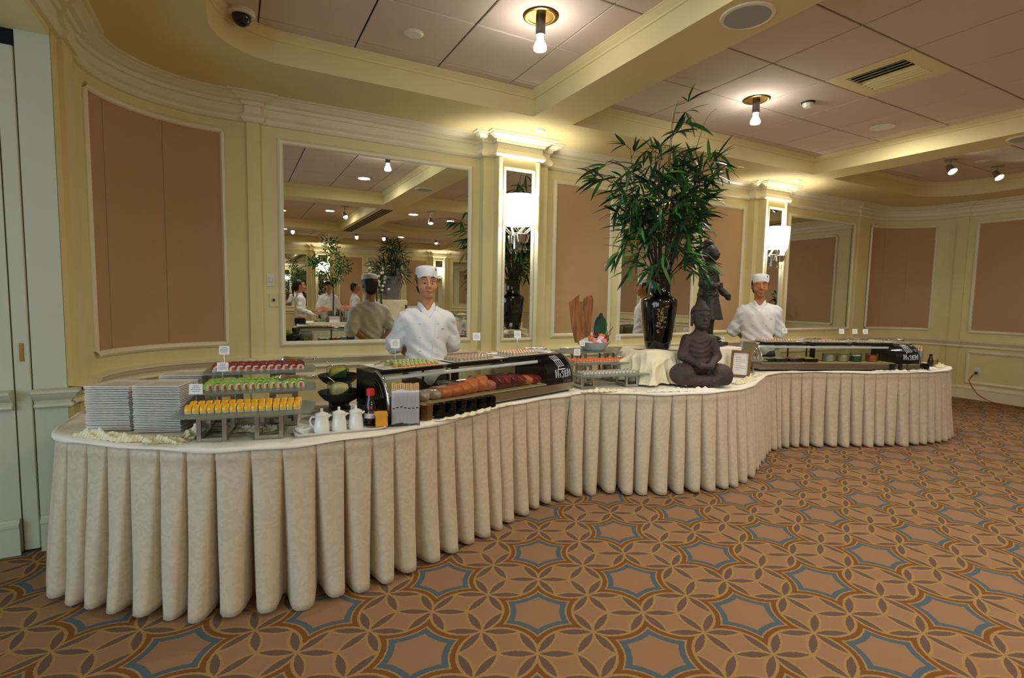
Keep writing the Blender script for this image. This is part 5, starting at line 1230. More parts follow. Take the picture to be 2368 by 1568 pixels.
for i, (p, dv, s) in enumerate(place):
    yaw = math.atan2(dv.y, dv.x); pit = -math.asin(max(-1, min(1, dv.z))); src = LV[rb.choice((0, 0, 1, 1, 1, 2, 3, 4)) if i % 3 else rb.choice((1, 3))]; roll = rb.uniform(-.8, .8)
    M = Matrix.Translation(p) @ Rot(yaw, 'Z') @ Rot(pit, 'Y') @ Rot(roll, 'X') @ Matrix.Scale(s, 4)
    if cnt < 285:
        o = bpy.data.objects.new('leaf', src.data); COL.objects.link(o); o.parent = bp_; o.matrix_local = M; cnt += 1
    else: extra[i % 2].add([v.co for v in src.data.vertices], [tuple(f.vertices) for f in src.data.polygons], M)
for o in LV: bpy.data.objects.remove(o)
for e, m in zip(extra, ('leaf_green', 'leaf_dark')):
    if e.v: tag(e.build('foliage', m, bp_, smooth=60, fix=False), kind='stuff')
# ---- seated stone figure (cross-legged, hands in lap)
def seated_figure():
    B = [s_ell((0, .02, .25), (.092, .080, .17)), (s_ell((0, .02, .355), (.092, .062, .055)), .04), (s_ell((0, .03, .13), (.12, .11, .09)), .04),
         (s_ell((-.145, -.045, .086), (.100, .105, .086)), .016), (s_ell((.145, -.045, .086), (.100, .105, .086)), .016), (s_cap((-.17, -.095, .055), (.06, -.125, .042), .048, .034), .014), (s_cap((.17, -.095, .06), (-.05, -.12, .05), .05, .034), .014),
         (s_cap((-.098, .02, .350), (-.134, .0, .225), .043, .042), .016), (s_cap((.098, .02, .350), (.134, .0, .225), .043, .042), .016), (s_cap((-.134, .0, .225), (-.045, -.115, .165), .038, .026), .010), (s_cap((.134, .0, .225), (.045, -.115, .165), .038, .026), .010),
         (s_cap((-.045, -.122, .158), (.04, -.136, .152), .022, .019), .012), (s_cap((.045, -.126, .166), (-.035, -.140, .162), .018, .016), .008)]
    for i in range(4):
        B.append((s_cap((-.032 + i * .003, -.146 + i * .005, .160 + i * .005), (.016, -.150 + i * .005, .154 + i * .005), .0065), .004))
    B += [(s_cap((0, .02, .39), (0, .012, .45), .040, .038), .018), (s_ell((0, .004, .530), (.066, .076, .090)), .012), (s_ell((0, -.026, .482), (.050, .050, .050)), .02), (s_cap((0, -.072, .533), (0, -.088, .508), .007, .0115), .007), (s_cap((-.032, -.064, .550), (-.008, -.074, .547), .006), .007), (s_cap((.032, -.064, .550), (.008, -.074, .547), .006), .007), (s_cap((-.014, -.076, .480), (.014, -.076, .480), .007), .005), (s_ell((0, -.064, .455), (.022, .019, .016)), .010),
          (s_ell((-.027, -.080, .533), (.013, .011, .0065)), -.004), (s_ell((.027, -.080, .533), (.013, .011, .0065)), -.004)]
    for sx in (-1, 1): B.append((s_cap((sx * .067, .012, .540), (sx * .067, .014, .462), .012, .010), .005))
    base = s_union(B, .03)
    def f(x, y, z):
        v = base(x, y, z); m = ((z > .15) & (z < .40)).astype(float)
        fold = np.sin((z * .9 + np.abs(x) * 1.6 - y * .3) * 190) * .0016 * m * np.clip((np.abs(x) - .07) * 40, 0, 1) + np.sin((np.sqrt((x + .02) ** 2 + (z - .40) ** 2)) * 170) * .0016 * ((z > .18) & (z < .35) & (np.abs(x) < .09) & (y < 0))
        lap = np.sin((x * x * 9 + z) * 150) * .0018 * ((z < .14) & (np.abs(x) < .09) & (y < -.05))
        return v + fold + lap
    return f
sf = thing('seated_statue', 'brown stone seated figure with folded hands on the cloth', 'statue', (3.185, 2.865, TZ + .006), R(-24))
sdf_obj('statue_body', seated_figure(), (-.27, -.20, -.01), (.27, .16, .65), .0048, 'stone_brown', sf)
hb = s_union([s_ell((0, .014, .556), (.073, .083, .078)), (s_ell((0, .014, .628), (.038, .040, .030)), .012)], .01)
def hairf(x, y, z):
    v = hb(x, y, z); v = np.maximum(v, (.577 + np.clip((y + .02) * -.1, -.1, .05)) - z - np.clip((y - .0) * 1.8, 0, .11)); return v - .0026 * (np.sin(x * 420) * np.sin(y * 420) * np.sin(z * 420))
sdf_obj('curled_hair', hairf, (-.085, -.085, .45), (.085, .11, .67), .0034, 'stone_brown', sf)
# ---- standing dark figure with top knot
def standing_figure():
    B = [s_ell((0, 0, .52), (.088, .062, .14)), (s_ell((0, 0, .63), (.105, .058, .05)), .04), (s_ell((0, 0, .42), (.085, .062, .08)), .04)]
    _sk = s_cap((0, 0, .42), (0, -.005, .14), .078, .128); B += [((lambda x, y, z: np.maximum(_sk(x, y, z), .195 - z)), .02)]
    for sx in (-1, 1): B += [(s_cap((sx * .05, .0, .22), (sx * .052, 0, .05), .042, .034), .015), (s_ell((sx * .055, -.035, .022), (.034, .07, .024)), .015)]
    B += [(s_cap((-.10, 0, .63), (-.135, -.01, .50), .036, .034), .02), (s_cap((-.135, -.01, .50), (-.05, -.095, .49), .032, .026), .02), (s_ell((-.035, -.10, .50), (.022, .022, .028)), .01),
          (s_cap((.10, 0, .63), (.145, -.01, .50), .036, .032), .02), (s_cap((.145, -.01, .50), (.165, -.085, .42), .032, .028), .02), (s_ell((.172, -.10, .395), (.024, .022, .030)), .01)]
    for i in range(4): B.append((s_cap((-.018 + i * .001, -.118, .515 - i * .010), (-.046, -.118, .512 - i * .010), .006), .003)); B.append((s_cap((.165 + i * .004, -.118, .39 - .004 * i), (.168 + i * .004, -.112, .370), .006), .003))
    B += [(s_cap((0, 0, .67), (0, 0, .72), .042, .036), .02), (s_ell((0, -.004, .785), (.056, .066, .072)), .015), (s_ell((0, -.03, .755), (.042, .044, .044)), .02), (s_cap((0, -.068, .79), (0, -.078, .772), .006, .009), .006), (s_cap((-.012, -.07, .748), (.012, -.07, .748), .006), .006), (s_ell((-.022, -.07, .790), (.010, .008, .005)), -.004), (s_ell((.022, -.07, .790), (.010, .008, .005)), -.004), (s_ell((0, .015, .875), (.042, .044, .032)), .012), (s_ell((0, .01, .845), (.036, .04, .02)), .01)]
    for sx in (-1, 1): B.append((s_ell((sx * .056, .005, .78), (.010, .016, .022)), .006))
    base = s_union(B, .03)
    def f(x, y, z):
        v = base(x, y, z); plates = .0022 * np.sign(np.sin(z * 160)) * np.clip(np.sin(x * 160) * 2, -1, 1) * ((z > .38) & (z < .62) & (np.abs(x) < .1)); hem = .003 * np.sin(x * 90) * ((z > .16) & (z < .34)); belt = -.004 * ((z > .405) & (z < .425)); return v + plates + hem + belt
    return f
WX, WY = 3.83, 3.38
wf = thing('standing_statue', 'dark standing robed figure with a top knot on a black plinth', 'statue', (WX, WY, .9835), R(20))
MB().rbox(-.21, .21, -.13, .13, 0, .034, .004).build('plinth', 'stone_dark', wf)
MB().rbox(-.12, .12, -.10, .10, .034, .048, .003).build('foot_slab', 'stone_dark', wf)
o = sdf_obj('statue_body', standing_figure(), (-.2, -.14, -.01), (.22, .1, .92), .0062, 'stone_dark', wf); o.location = (0, 0, .048); o.scale = (1.12, 1.12, 1.02)
# ---- second riser group, bowl of ice, frame
riser(2.29, 3.14, .11, .15, TZ, .828, R(-8), 'left steel riser under the front glass tray beside the nearer case'); riser(2.66, 3.09, .11, .15, TZ, .828, R(-8), 'right steel riser under the front glass tray beside the vase cloth')
gtray(2.50, 3.12, .60, .22, .828, R(-7), 'frosted glass tray with small white and red rolls, beside the vase cloth')
riser(2.42, 3.36, .12, .14, TZ, .885, R(-6), 'left steel riser under the salmon tray'); riser(2.72, 3.34, .12, .14, TZ, .885, R(-6), 'right steel riser under the salmon tray')
gtray(2.57, 3.35, .62, .20, .885, R(-6), 'frosted glass tray with a row of bright salmon pieces')
riser(2.52, 3.54, .10, .10, TZ, .955, R(-4), 'left steel riser under the top glass tray'); riser(2.80, 3.53, .10, .10, TZ, .955, R(-4), 'right steel riser under the top glass tray')
gtray(2.66, 3.535, .66, .26, .955, R(-4), 'top frosted glass tray carrying the ice bowl')
c, t_ = arch_piece(.032, .021, .026, .3); ps = proto('salmon_nigiri', c, 'rice', [('salmon_topping', t_, 'orange_roe')])
for o_, nm in ((-.035, 'front'), (.03, 'back')): row(ps, 'salmon_nigiri', [(x, y, .8945, R(80)) for x, y, _, _ in line(2.34, 3.375 + o_, 2.84, 3.325 + o_, 20, 0, 0)], 'bright salmon piece in the %s row of the middle tray by the vase' % nm, 'salmon pieces on glass')
rem(ps)
p4 = cyl_roll(.013, .019, 'rice', 'tuna', None)
for o_, nm in ((-.04, 'front'), (-.005, 'middle'), (.03, 'back')): row(p4, 'maki', [(x, y, .8375, 0) for x, y, _, _ in line(2.27, 3.15 + o_, 2.70, 3.10 + o_, 15, 0, 0)], 'small white and red roll in the %s row of the front tray by the vase' % nm, 'white and red rolls on glass')
rem(p4)
IX, IY, IZ = 2.66, 3.53, .9645
ib = thing('ice_bowl', 'flared glass bowl heaped with crushed ice and sashimi', 'bowl', (IX, IY, IZ)); MB().lathe([(0, 0), (.080, 0), (.085, .004), (.115, .035), (.140, .070), (.144, .074), (.138, .073), (.11, .04), (.075, .008), (0, .007)], 36).build('glass_wall', 'ice_bowl', ib, smooth=50)
MB().grid(lambda u, v: (.132 * v * cos(2 * PI * u), .132 * v * sin(2 * PI * u), .066 + .060 * (1 - v * v) + .008 * sin(u * 40) * sin(v * 23)), 40, 14).build('crushed_ice', 'ice', ib, smooth=60, fix=False)
for i, (dx, dy, dz, m, lb) in enumerate(((-.085, -.085, .100, 'orange_roe', 'orange sashimi fold at the left of the ice'), (-.06, -.125, .082, 'pink_fish', 'pink sashimi slice at the lower left of the ice'), (-.02, -.07, .125, 'deep_tuna', 'dark red sashimi at the top of the ice'), (.01, -.115, .100, 'white_fish', 'pale pink sashimi in the middle of the ice'), (.055, -.075, .118, 'orange_roe', 'orange sashimi fold at the right of the ice'), (.085, -.10, .092, 'deep_tuna', 'dark red sashimi at the right of the ice'), (.03, -.14, .080, 'pink_fish', 'pink sashimi at the lower right of the ice'))):
    dx *= .8; dy *= .78; o = MB().grid(lambda u, v: ((u - .5) * .058, (v - .5) * .042, .018 * sin(PI * u) + .016 * sin(PI * v) * sin(u * 5 + i)), 12, 8).build('sashimi', m, None, smooth=60, loc=(IX + dx, IY + dy, IZ + dz), fix=False); o.rotation_euler = (R(50), R(15 * (-1) ** i), R(-20 + 12 * i)); o.modifiers.new('thickness', 'SOLIDIFY').thickness = .012; tag(o, lb, 'sashimi', 'sashimi slices on the ice')
w = thing('wood_plank', 'split rough plank of driftwood standing in the ice bowl', 'wood', (IX - .075, IY + .03, IZ + .062))
mb = MB(); out = [(-.06, 0), (-.085, .12), (-.10, .26), (-.105, .33), (-.075, .36), (-.055, .385), (-.035, .40), (-.04, .345), (-.02, .335), (.0, .375), (.045, .395), (.055, .36), (.055, .30), (.045, .16), (.04, 0)]
mb.prism([(a, b) for a, b in out], -.012, .016, Rot(R(90), 'X') @ Rot(R(0), 'Z')); o = mb.build('plank', 'drift_wood', w); o.rotation_euler = (R(-6), 0, R(-34)); o.scale = (1.25, 1.2, 1.02)
for i, (dx, h, wd, a, lb) in enumerate(((-.02, .19, .03, -.02, 'left'), (.02, .22, .042, .03, 'middle'), (.055, .18, .034, .14, 'right'))):
    o = MB().grid(lambda u, v: ((u - .5) * 2 * wd * (sin(PI * min(1, v * .88 + .10)) ** .7) + a * v * .1, -.012 * abs(u - .5) * 2 - .02 * v * v, v * h), 6, 12).build('leaf_blade', 'leaf_teal' if i != 2 else 'leaf_green', None, smooth=60, loc=(IX + .02 + dx * .6, IY - .03 - .004 * i, IZ + .095), rz=R(-20), fix=False); o.modifiers.new('thickness', 'SOLIDIFY').thickness = .0012; tag(o, 'broad dark green leaf standing in the ice, %s one' % lb, 'leaf')
tw_ = thing('dry_twigs', 'bundle of dry brown twigs at the right of the ice bowl', 'twigs', (IX + .10, IY - .02, IZ + .07)); q = random.Random(4)
for i in range(16):
    a = q.uniform(-.5, .9); MB().tube([(q.uniform(-.012, .012), q.uniform(-.012, .012), 0), (a * .05, q.uniform(-.03, .03), .07), (a * .12 + q.uniform(-.01, .01), q.uniform(-.05, .05), q.uniform(.12, .19))], [.0022, .0016, .0008], 5).build('twig', 'stem_dark', tw_, smooth=60)
card(2.315, 3.27, .8945, 'white label card in front of the bright salmon pieces', .072, .052, .05); card(2.475, 3.43, .9645, 'white label card left of the ice bowl', .055, .045, .045); card(2.90, 3.50, .9645, 'white label card right of the ice bowl', .09, .045, .045)
tongs(2.50, 3.56, .9645, R(150), 'tongs lying on the top glass tray left of the ice bowl', .13)
tongs(2.93, 3.31, .905, R(160), 'dark tongs at the right end of the salmon tray', .15)
fr_ = thing('photo_frame', 'small wooden photo frame with a printed note leaning beside the statue', 'frame', (3.87, 3.03, TZ + .002), R(-58)); M = Rot(R(-16), 'X')
mb = MB(); fw, fh, b = .16, .235, .02
mb.rbox(-fw / 2, -fw / 2 + b, -.012, .012, 0, fh, .003, M); mb.rbox(fw / 2 - b, fw / 2, -.012, .012, 0, fh, .003, M); mb.rbox(-fw / 2 + b, fw / 2 - b, -.012, .012, 0, b, .003, M); mb.rbox(-fw / 2 + b, fw / 2 - b, -.012, .012, fh - b, fh, .003, M); mb.build('frame_border', 'wood_frame', fr_)
MB().box(-fw / 2 + b, fw / 2 - b, .002, .005, b, fh - b, M).build('note', 'white_card', fr_)
mb = MB()
for i in range(7): mb.box(-.04, -.04 + .08 * (.5 + .5 * abs(sin(i * 2.1))), .001, .002, .17 - i * .018, .1725 - i * .018, M)
mb.build('print', 'ink', fr_); MB().rbox(-.02, .02, 0, .004, 0, .16, .001, T(0, .10, .0) @ Rot(R(14), 'X')).build('easel_leg', 'wood_frame', fr_)
# glass risers left of the far case
riser(4.20, 3.24, .12, .12, TZ, .85, R(-20), 'steel riser left of the farther case'); gtray(4.22, 3.26, .34, .20, .85, R(-20), 'frosted glass tray left of the farther case')
riser(4.16, 3.44, .09, .09, TZ, .93, R(-20), 'rear steel riser left of the farther case'); gtray(4.17, 3.44, .26, .16, .93, R(-20), 'upper frosted glass tray left of the farther case')
p4 = cyl_roll(.013, .020, 'roll_pale', 'orange_roe', None)
row(p4, 'maki', [(4.10 + i * .036, 3.26 - i * .012 + j * .04, .8595, 0) for i in range(8) for j in range(2)], 'small roll on the tray left of the farther case', 'rolls left of the farther case'); rem(p4)
p4 = cyl_roll(.013, .020, 'rice', 'tuna', None); row(p4, 'maki', [(4.11 + i * .034, 3.45 - i * .012, .9395, 0) for i in range(4)], 'red topped roll on the upper tray left of the farther case', 'red rolls left of the farther case'); rem(p4)
card(4.10, 3.42, .9395, 'label card on the upper tray left of the farther case', .08, .045, .045)
t = thing('sauce_bottle', 'small dark sauce bottle at the far right table end', 'bottle', (6.62, 2.80, TZ)); MB().lathe([(0, 0), (.026, 0), (.028, .05), (.02, .085), (.014, .10), (.014, .115), (0, .116)], 20).build('bottle_body', 'soy', t, smooth=50); MB().lathe([(.016, .114), (.016, .13), (0, .132)], 16).build('cap', 'black_plastic', t, smooth=40)
t = thing('packet_box', 'clear glass of orange packets at the far right table end', 'packet holder', (6.70, 2.80, TZ)); MB().lathe([(0, 0), (.036, 0), (.038, .075), (.036, .075), (.034, .004), (0, .004)], 22).build('glass_wall', 'clear_glass', t, smooth=50); MB().rbox(-.022, .022, -.016, .016, .006, .07, .002).build('packet', 'orange_box', t)
# ---------------------------------------------------------------- people
def axz(lo, hi, zones, coarse):
    out = []; x = lo
    while x < hi:
        out.append(x); st = coarse
        for a, b, f in zones:
            if a <= x <= b: st = f
        x += st
    out.append(x); return out
def hand(cx, cy, cz, side, d=(0, 0, -1), curl=(0, -1, 0), s=1.0):
    """palm with four unequal bent fingers and a thumb leaving the side of the palm"""
    d = Vector(d).normalized(); c = Vector(curl).normalized(); a = d.cross(c).normalized() * side; o = Vector((cx, cy, cz)); L_ = []
    p = lambda u, v, w: tuple(o + d * u * s + a * v * s + c * w * s)
    L_.append((s_cap(p(.0, 0, 0), p(.05, 0, .004), .027 * s, .030 * s), .015)); L_.append((s_cap(p(.055, -.022, .003), p(.06, .024, .003), .015 * s), .012))
    for i, (v, l) in enumerate(((-.027, .062), (-.009, .074), (.010, .070), (.027, .054))):
        k1, k2 = p(.066, v, .004), p(.066 + l * .48, v * 1.08, .012); k3 = p(.066 + l * .82, v * 1.1, .034)
        L_.append((s_cap(k1, k2, .0098 * s, .009 * s), .004)); L_.append((s_cap(k2, k3, .009 * s, .0075 * s), .003))
    L_.append((s_cap(p(.012, -.028, .006), p(.045, -.052, .016), .013 * s, .011 * s), .008)); L_.append((s_cap(p(.045, -.052, .016), p(.072, -.056, .03), .0105 * s, .009 * s), .003))
    return L_
def person(label, loc, rz, S, outfit='chef', arms='behind', eyes='open', hat='white', skin='skin', fine=.0065, coarse=.02, woman=False, name='person', head_turn=0):
    t = thing(name, label, 'person', loc, rz); t.scale = (S, S, S); HK = 1.10
    SH = .168 if not woman else .150
    if arms == 'behind':
        EL = {-1: (-.232, .09, 1.15), 1: (.222, .10, 1.15)}; WR = {-1: (-.07, .195, .985), 1: (.07, .205, .975)}
    elif arms == 'forward':
        EL = {-1: (-.215, .04, 1.14), 1: (.215, .04, 1.14)}; WR = {-1: (-.10, -.24, 1.03), 1: (.12, -.26, 1.0)}
    else:
        EL = {-1: (-.235, .03, 1.14), 1: (.235, .03, 1.14)}; WR = {-1: (-.25, -.03, .90), 1: (.25, -.03, .90)}
    H = [s_ell((0, .008, 1.665), (.077, .096, .092)), (s_ell((0, -.028, 1.600), (.060, .066, .072)), .03), (s_ell((0, -.060, 1.545), (.030, .026, .022)), .022), (s_ell((-.040, -.052, 1.605), (.026, .028, .024)), .02), (s_ell((.040, -.052, 1.605), (.026, .028, .024)), .02),
         (s_cap((0, -.092, 1.650), (0, -.108, 1.612), .0085, .0135), .010), (s_ell((-.013, -.097, 1.606), (.009, .009, .007)), .006), (s_ell((.013, -.097, 1.606), (.009, .009, .007)), .006), (s_cap((-.045, -.076, 1.672), (-.014, -.089, 1.668), .008), .010), (s_cap((.045, -.076, 1.672), (.014, -.089, 1.668), .008), .010),
         (s_ell((-.031, -.102, 1.645), (.020, .020, .012)), -.008), (s_ell((.031, -.102, 1.645), (.020, .020, .012)), -.008), (s_ell((0, -.090, 1.573), (.022, .010, .009)), .006)]
    for sx in (-1, 1): H.append((s_ell((sx * .079, .012, 1.635), (.010, .018, .030)), .006))
    Bd = H + [(s_cap((0, .012, 1.57), (0, .012, 1.44), .054, .058), .025), (s_cap((-.11, .01, 1.375), (.11, .01, 1.375), .045), .04), (s_ell((0, .01, 1.24), (.13, .085, .20)), .05), (s_ell((0, .01, 1.0), (.13, .09, .14)), .05)]
    for sx in (-1, 1):
        Bd += [(s_cap((sx * .14, .01, 1.37), EL[sx], .042, .038), .02), (s_cap(EL[sx], WR[sx], .040, .027), .012), (s_cap((sx * .085, .01, .93), (sx * .09, 0, .50), .075, .050), .03), (s_cap((sx * .09, 0, .50), (sx * .09, .02, .08), .050, .034), .02), (s_ell((sx * .09, -.045, .035), (.04, .11, .035)), .02)]
        d = Vector(WR[sx]) - Vector(EL[sx])
        if arms == 'behind': Bd += hand(*WR[sx], sx, (-sx * .75, .12, -.65), (0, .9, .1))
        elif arms == 'forward': Bd += hand(*WR[sx], sx, (-sx * .1, -.9, -.25), (0, 0, -1))
        else: Bd += hand(*WR[sx], sx, (0, -.1, -1), (-sx, 0, 0))
    hz = (min(WR[-1][2], WR[1][2]) - .13, max(WR[-1][2], WR[1][2]) + .05, fine * 1.2)
    def scaled(f): return lambda x, y, z: f(x / HK, y / HK, 1.50 + (z - 1.50) / HK) * HK
    hd = scaled(s_union(H, .02)); rest = s_union(Bd[len(H):], .02); bodyf = lambda x, y, z: smin(hd(x, y, z), rest(x, y, z), .022)
    xs = axz(-.34, .34, [(-.12, .12, fine)], fine * 2); ys = axz(-.42 if arms == 'forward' else -.20, .33, [(-.14, .26, fine * 1.05)], fine * 2); zs = axz(-.02, 1.83, [(1.46, 1.83, fine), hz], coarse)
    sdf_obj('body', bodyf, None, None, None, skin, t, (xs, ys, zs))
    # upper garment
    wv = .012
    J = [s_ell((0, .005, 1.25), (.165 if not woman else .145, .120, .21)), (s_ell((0, .012, 1.33), (.15 if not woman else .13, .10, .09)), .05), (s_ell((0, .005, 1.02), (.165 if not woman else .15, .128, .19)), .06), (s_cap((-SH + .02, .01, 1.372), (SH - .02, .01, 1.372), .058), .04), (s_cap((-.03, .015, 1.445), (-SH + .03, .012, 1.375), .046, .050), .03), (s_cap((.03, .015, 1.445), (SH - .03, .012, 1.375), .046, .050), .03), (s_cap((0, .012, 1.38), (0, .012, 1.46), .085, .070), .03)]
    for sx in (-1, 1):
        e = Vector(EL[sx]); w = Vector(WR[sx]); sh_ = Vector((sx * (SH - .012), .01, 1.365)); J.append((s_cap(tuple(sh_), tuple(sh_.lerp(e, .84)) if outfit == 'chef' else EL[sx], .062, .060), .035))
        if outfit == 'chef':
            dn = (e - sh_).normalized(); c0 = sh_.lerp(e, .80); J += [(s_cap(tuple(c0 - dn * .03), tuple(c0 - dn * .005), .070, .071), .010), (s_cap(tuple(c0 + dn * .012), tuple(c0 + dn * .03), .072, .070), .006)]
        else: J.append((s_cap(EL[sx], tuple(e.lerp(w, .93)), .055, .040), .02))
    zb = .80 if outfit == 'chef' else .93
    base = s_union(J, .03); q = random.Random(int(S * 1000)); p1, p2 = q.uniform(0, 6), q.uniform(0, 6)
    def jf(x, y, z):
        v = base(x, y, z)
        v = v + .0065 * np.sin(x * 46 + z * 34 + p1 + 2 * np.sin(z * 17)) * np.sin(z * 21 + x * 9 + p2) + .003 * np.sin((z + np.abs(x) * .8) * 85 + p1) * (np.abs(x) > .16)
        vn = np.minimum(z - (1.375 + np.abs(x) * 1.35), -y)
        nk = np.sqrt(x * x + y * y) - .070
        v = np.where(z > 1.41, np.maximum(v, -nk), v); v = np.maximum(v, np.where((vn > 0) & (np.abs(x) < .06), vn, -1)); return np.maximum(np.maximum(v, zb - z), z - 1.468)
    js = fine * 1.45
    sdf_obj('jacket' if outfit == 'chef' else 'blouse', jf, (-.34, -.40 if arms == 'forward' else -.18, zb - .01), (.34, .24, 1.50), js, 'chef_white' if outfit == 'chef' else 'shirt', t)
    jk = t.children[-1]
    def coll(u, v):
        th = -2.7 + 5.4 * u; dip = math.exp(-((u - .5) / .10) ** 2); r_ = .080 - .012 * v + .022 * dip * (1 - .6 * v)
        return (r_ * sin(th), .014 - r_ * 1.02 * cos(th), 1.438 + .056 * v - (.085 - .02 * v) * dip)
    MB().grid(coll, 48, 5).build('collar', 'chef_white' if outfit == 'chef' else 'shirt', t, smooth=70, fix=False).modifiers.new('thickness', 'SOLIDIFY').thickness = .004
    if outfit == 'chef':
        def front(x, z):   # y on the jacket front
            lo, hi = -.20, .0
            for _ in range(24):
                m = (lo + hi) / 2
                if float(jf(np.array([x]), np.array([m]), np.array([z]))[0]) < 0: hi = m
                else: lo = m
            return hi
        for bx in (-.062, .062):
            for bz in (1.34, 1.24, 1.14, 1.04): MB().ell((bx * (1 + .25 * (bz - 1.04)), front(bx, bz) - .001, bz), (.008, .004, .008), 10, 6).build('button', 'white_plastic', jk, smooth=90)
        mb = MB()
        for i in range(3): mb.box(.088 + i * .011, .093 + i * .011, front(.1, 1.30) - .0035, front(.1, 1.30) - .002, 1.297, 1.304)
        mb.build('embroidery', 'ink', jk)
        pts = [(.004 + .055 * (1 - k / 10), front(.004 + .055 * (1 - k / 10), 1.42 - .045 * k) - .002, 1.42 - .045 * k) for k in range(1, 13)]
        MB().tube(pts, .003, 5).build('placket_edge', 'chef_white', jk, smooth=60)
    # lower garment and shoes
    P = [s_cap((-.06, .01, .93), (.06, .01, .93), .105)]
    for sx in (-1, 1): P += [(s_cap((sx * .085, .01, .92), (sx * .092, 0, .50), .098, .078), .02), (s_cap((sx * .092, 0, .50), (sx * .092, .015, .07), .078, .066), .01)]
    pf = s_union(P, .03); sdf_obj('trousers', lambda x, y, z: np.maximum(np.maximum(pf(x, y, z), .06 - z), z - .99), (-.22, -.15, .05), (.22, .16, 1.0), .02, 'trouser', t)
    for sx in (-1, 1): MB().ell((sx * .092, -.05, .045), (.05, .135, .047), 16, 10).build('shoe', 'black_plastic', t, smooth=180)
    # hair, face, hat (kept in a head frame scaled about the chin)
    n0 = len(t.children)
    hb = s_union([s_ell((0, .016, 1.672), (.086, .101, .096)), (s_ell((0, .05, 1.60), (.066, .055, .06)), .03)], .02)
    if woman: hb = s_union([hb, (s_cap((0, .10, 1.68), (0, .14, 1.60), .034, .026), .02), (s_cap((0, .14, 1.60), (.0, .13, 1.42), .026, .012), .015)], .02)
    def hf(x, y, z):
        v = hb(x, y, z); face = np.maximum(y + .035 - np.clip((z - 1.63) * .0, 0, 1), z - 1.712); v = np.maximum(v, -np.maximum(-(-(y + .030)) * 1.0, z - (1.705 + .0 * x)) if False else v)
        cut = np.minimum(-(y + .025), 1.700 - z + np.abs(x) * .1)      # >0 inside the face opening
        v = np.maximum(v, cut); ear = np.minimum(-(y - .035), 1.615 - z); return np.maximum(v, ear)
    sdf_obj('hair', hf, (-.10, -.10, 1.40 if woman else 1.52), (.10, .19, 1.78), fine * .95, 'hair', t)
    for sx in (-1, 1):
        if eyes == 'open':
            e = MB().ell((sx * .031, -.0880, 1.6445), (.0140, .0085, .0066), 14, 8).build('eye', 'eye_white', t, smooth=180); MB().ell((sx * .031, -.0950, 1.6445), (.0064, .003, .0060), 12, 8).build('iris', 'iris', e, smooth=180)
        MB().tube(crom([(sx * .047, -.0865, 1.647 if eyes == 'open' else 1.641), (sx * .033, -.0965, 1.6505 if eyes == 'open' else 1.638), (sx * .018, -.0965, 1.646 if eyes == 'open' else 1.641)], .004), .0024, 5).build('eye_lid', 'hair', t, smooth=60)
        MB().tube(crom([(sx * .055, -.074, 1.672), (sx * .036, -.090, 1.680), (sx * .014, -.096, 1.674)], .004), [.002] + [.0042] * 30, 6).build('eyebrow', 'hair', t, smooth=60) if False else MB().tube(crom([(sx * .055, -.074, 1.672), (sx * .036, -.090, 1.679), (sx * .014, -.096, 1.674)], .004), .0036, 6).build('eyebrow', 'hair', t, smooth=60)
    MB().ell((0, -.0955, 1.5745), (.021, .005, .0042), 14, 8).build('mouth', 'lip', t, smooth=180); MB().ell((0, -.0945, 1.5665), (.016, .0055, .0045), 14, 8).build('lower_lip', 'lip', t, smooth=180)
    if hat:
        hm = 'chef_white' if hat == 'white' else 'trouser'
        M = T(0, .012, 0) @ Matrix.Diagonal((.90, 1.06, 1, 1))
        MB().lathe([(.094, 1.690), (.099, 1.692), (.101, 1.73), (.100, 1.768), (.097, 1.772)], 36, M).lathe([(.096, 1.768), (.088, 1.782), (.06, 1.792), (.03, 1.796), (0, 1.797)], 36, M).build('chef_hat', hm, t, smooth=50)
        if hat == 'white': MB().box(.045, .052, -.105, -.098, 1.725, 1.745, None).build('hat_mark', 'ink', t)
    for c in list(t.children)[n0:]:
        c.scale = (HK,) * 3; c.location = (0, 0, 1.50 * (1 - HK))
    return t
person('chef in white jacket and hat standing behind the nearer sushi case, hands behind his back', (1.265, 3.735, 0), R(-9), .903, fine=.0052)
person('chef in white jacket looking down behind the farther sushi case', (5.06, 3.76, 0), R(-46), .948, eyes='down', skin='skin_tan', fine=.0056)
# ---------------------------------------------------------------- the far half of the hall (behind the camera, seen in the mirrors)
def pleat_skirt(path, z1, m, parent):
    P = crom([(x, y, 0) for x, y in path], .02); v = []; f = []; n = len(P)
    for i, p in enumerate(P):
        d = (P[min(i + 1, n - 1)] - P[max(i - 1, 0)]).normalized(); nn = Vector((d.y, -d.x, 0)); w = sin(i * 1.1) * .5
        for z, k in ((z1, .002), (z1 * .5, .012), (.01, .022)): q = p + nn * (k * w + k); v.append((q.x, q.y, z))
    for i in range(n - 1):
        for j in range(2): f.append((i * 3 + j, i * 3 + j + 1, i * 3 + j + 4, i * 3 + j + 3))
    return MB().add(v, f).build('skirt', m, parent, smooth=60, fix=False)
isl = thing('buffet_island', 'long white clothed buffet island reflected in the large mirror', 'table', (3.9, -3.1, 0))
MB().rbox(-2.6, 2.6, -.45, .45, .73, .76, .004).build('tabletop', 'pale_cloth', isl)
pleat_skirt([(-2.6, .45), (-2.0, .46), (0, .46), (2.0, .46), (2.6, .45)], .735, 'pale_cloth', isl).rotation_euler = (0, 0, 0)
pleat_skirt([(-2.6, -.45), (-2.61, 0), (-2.6, .45)], .735, 'pale_cloth', isl)
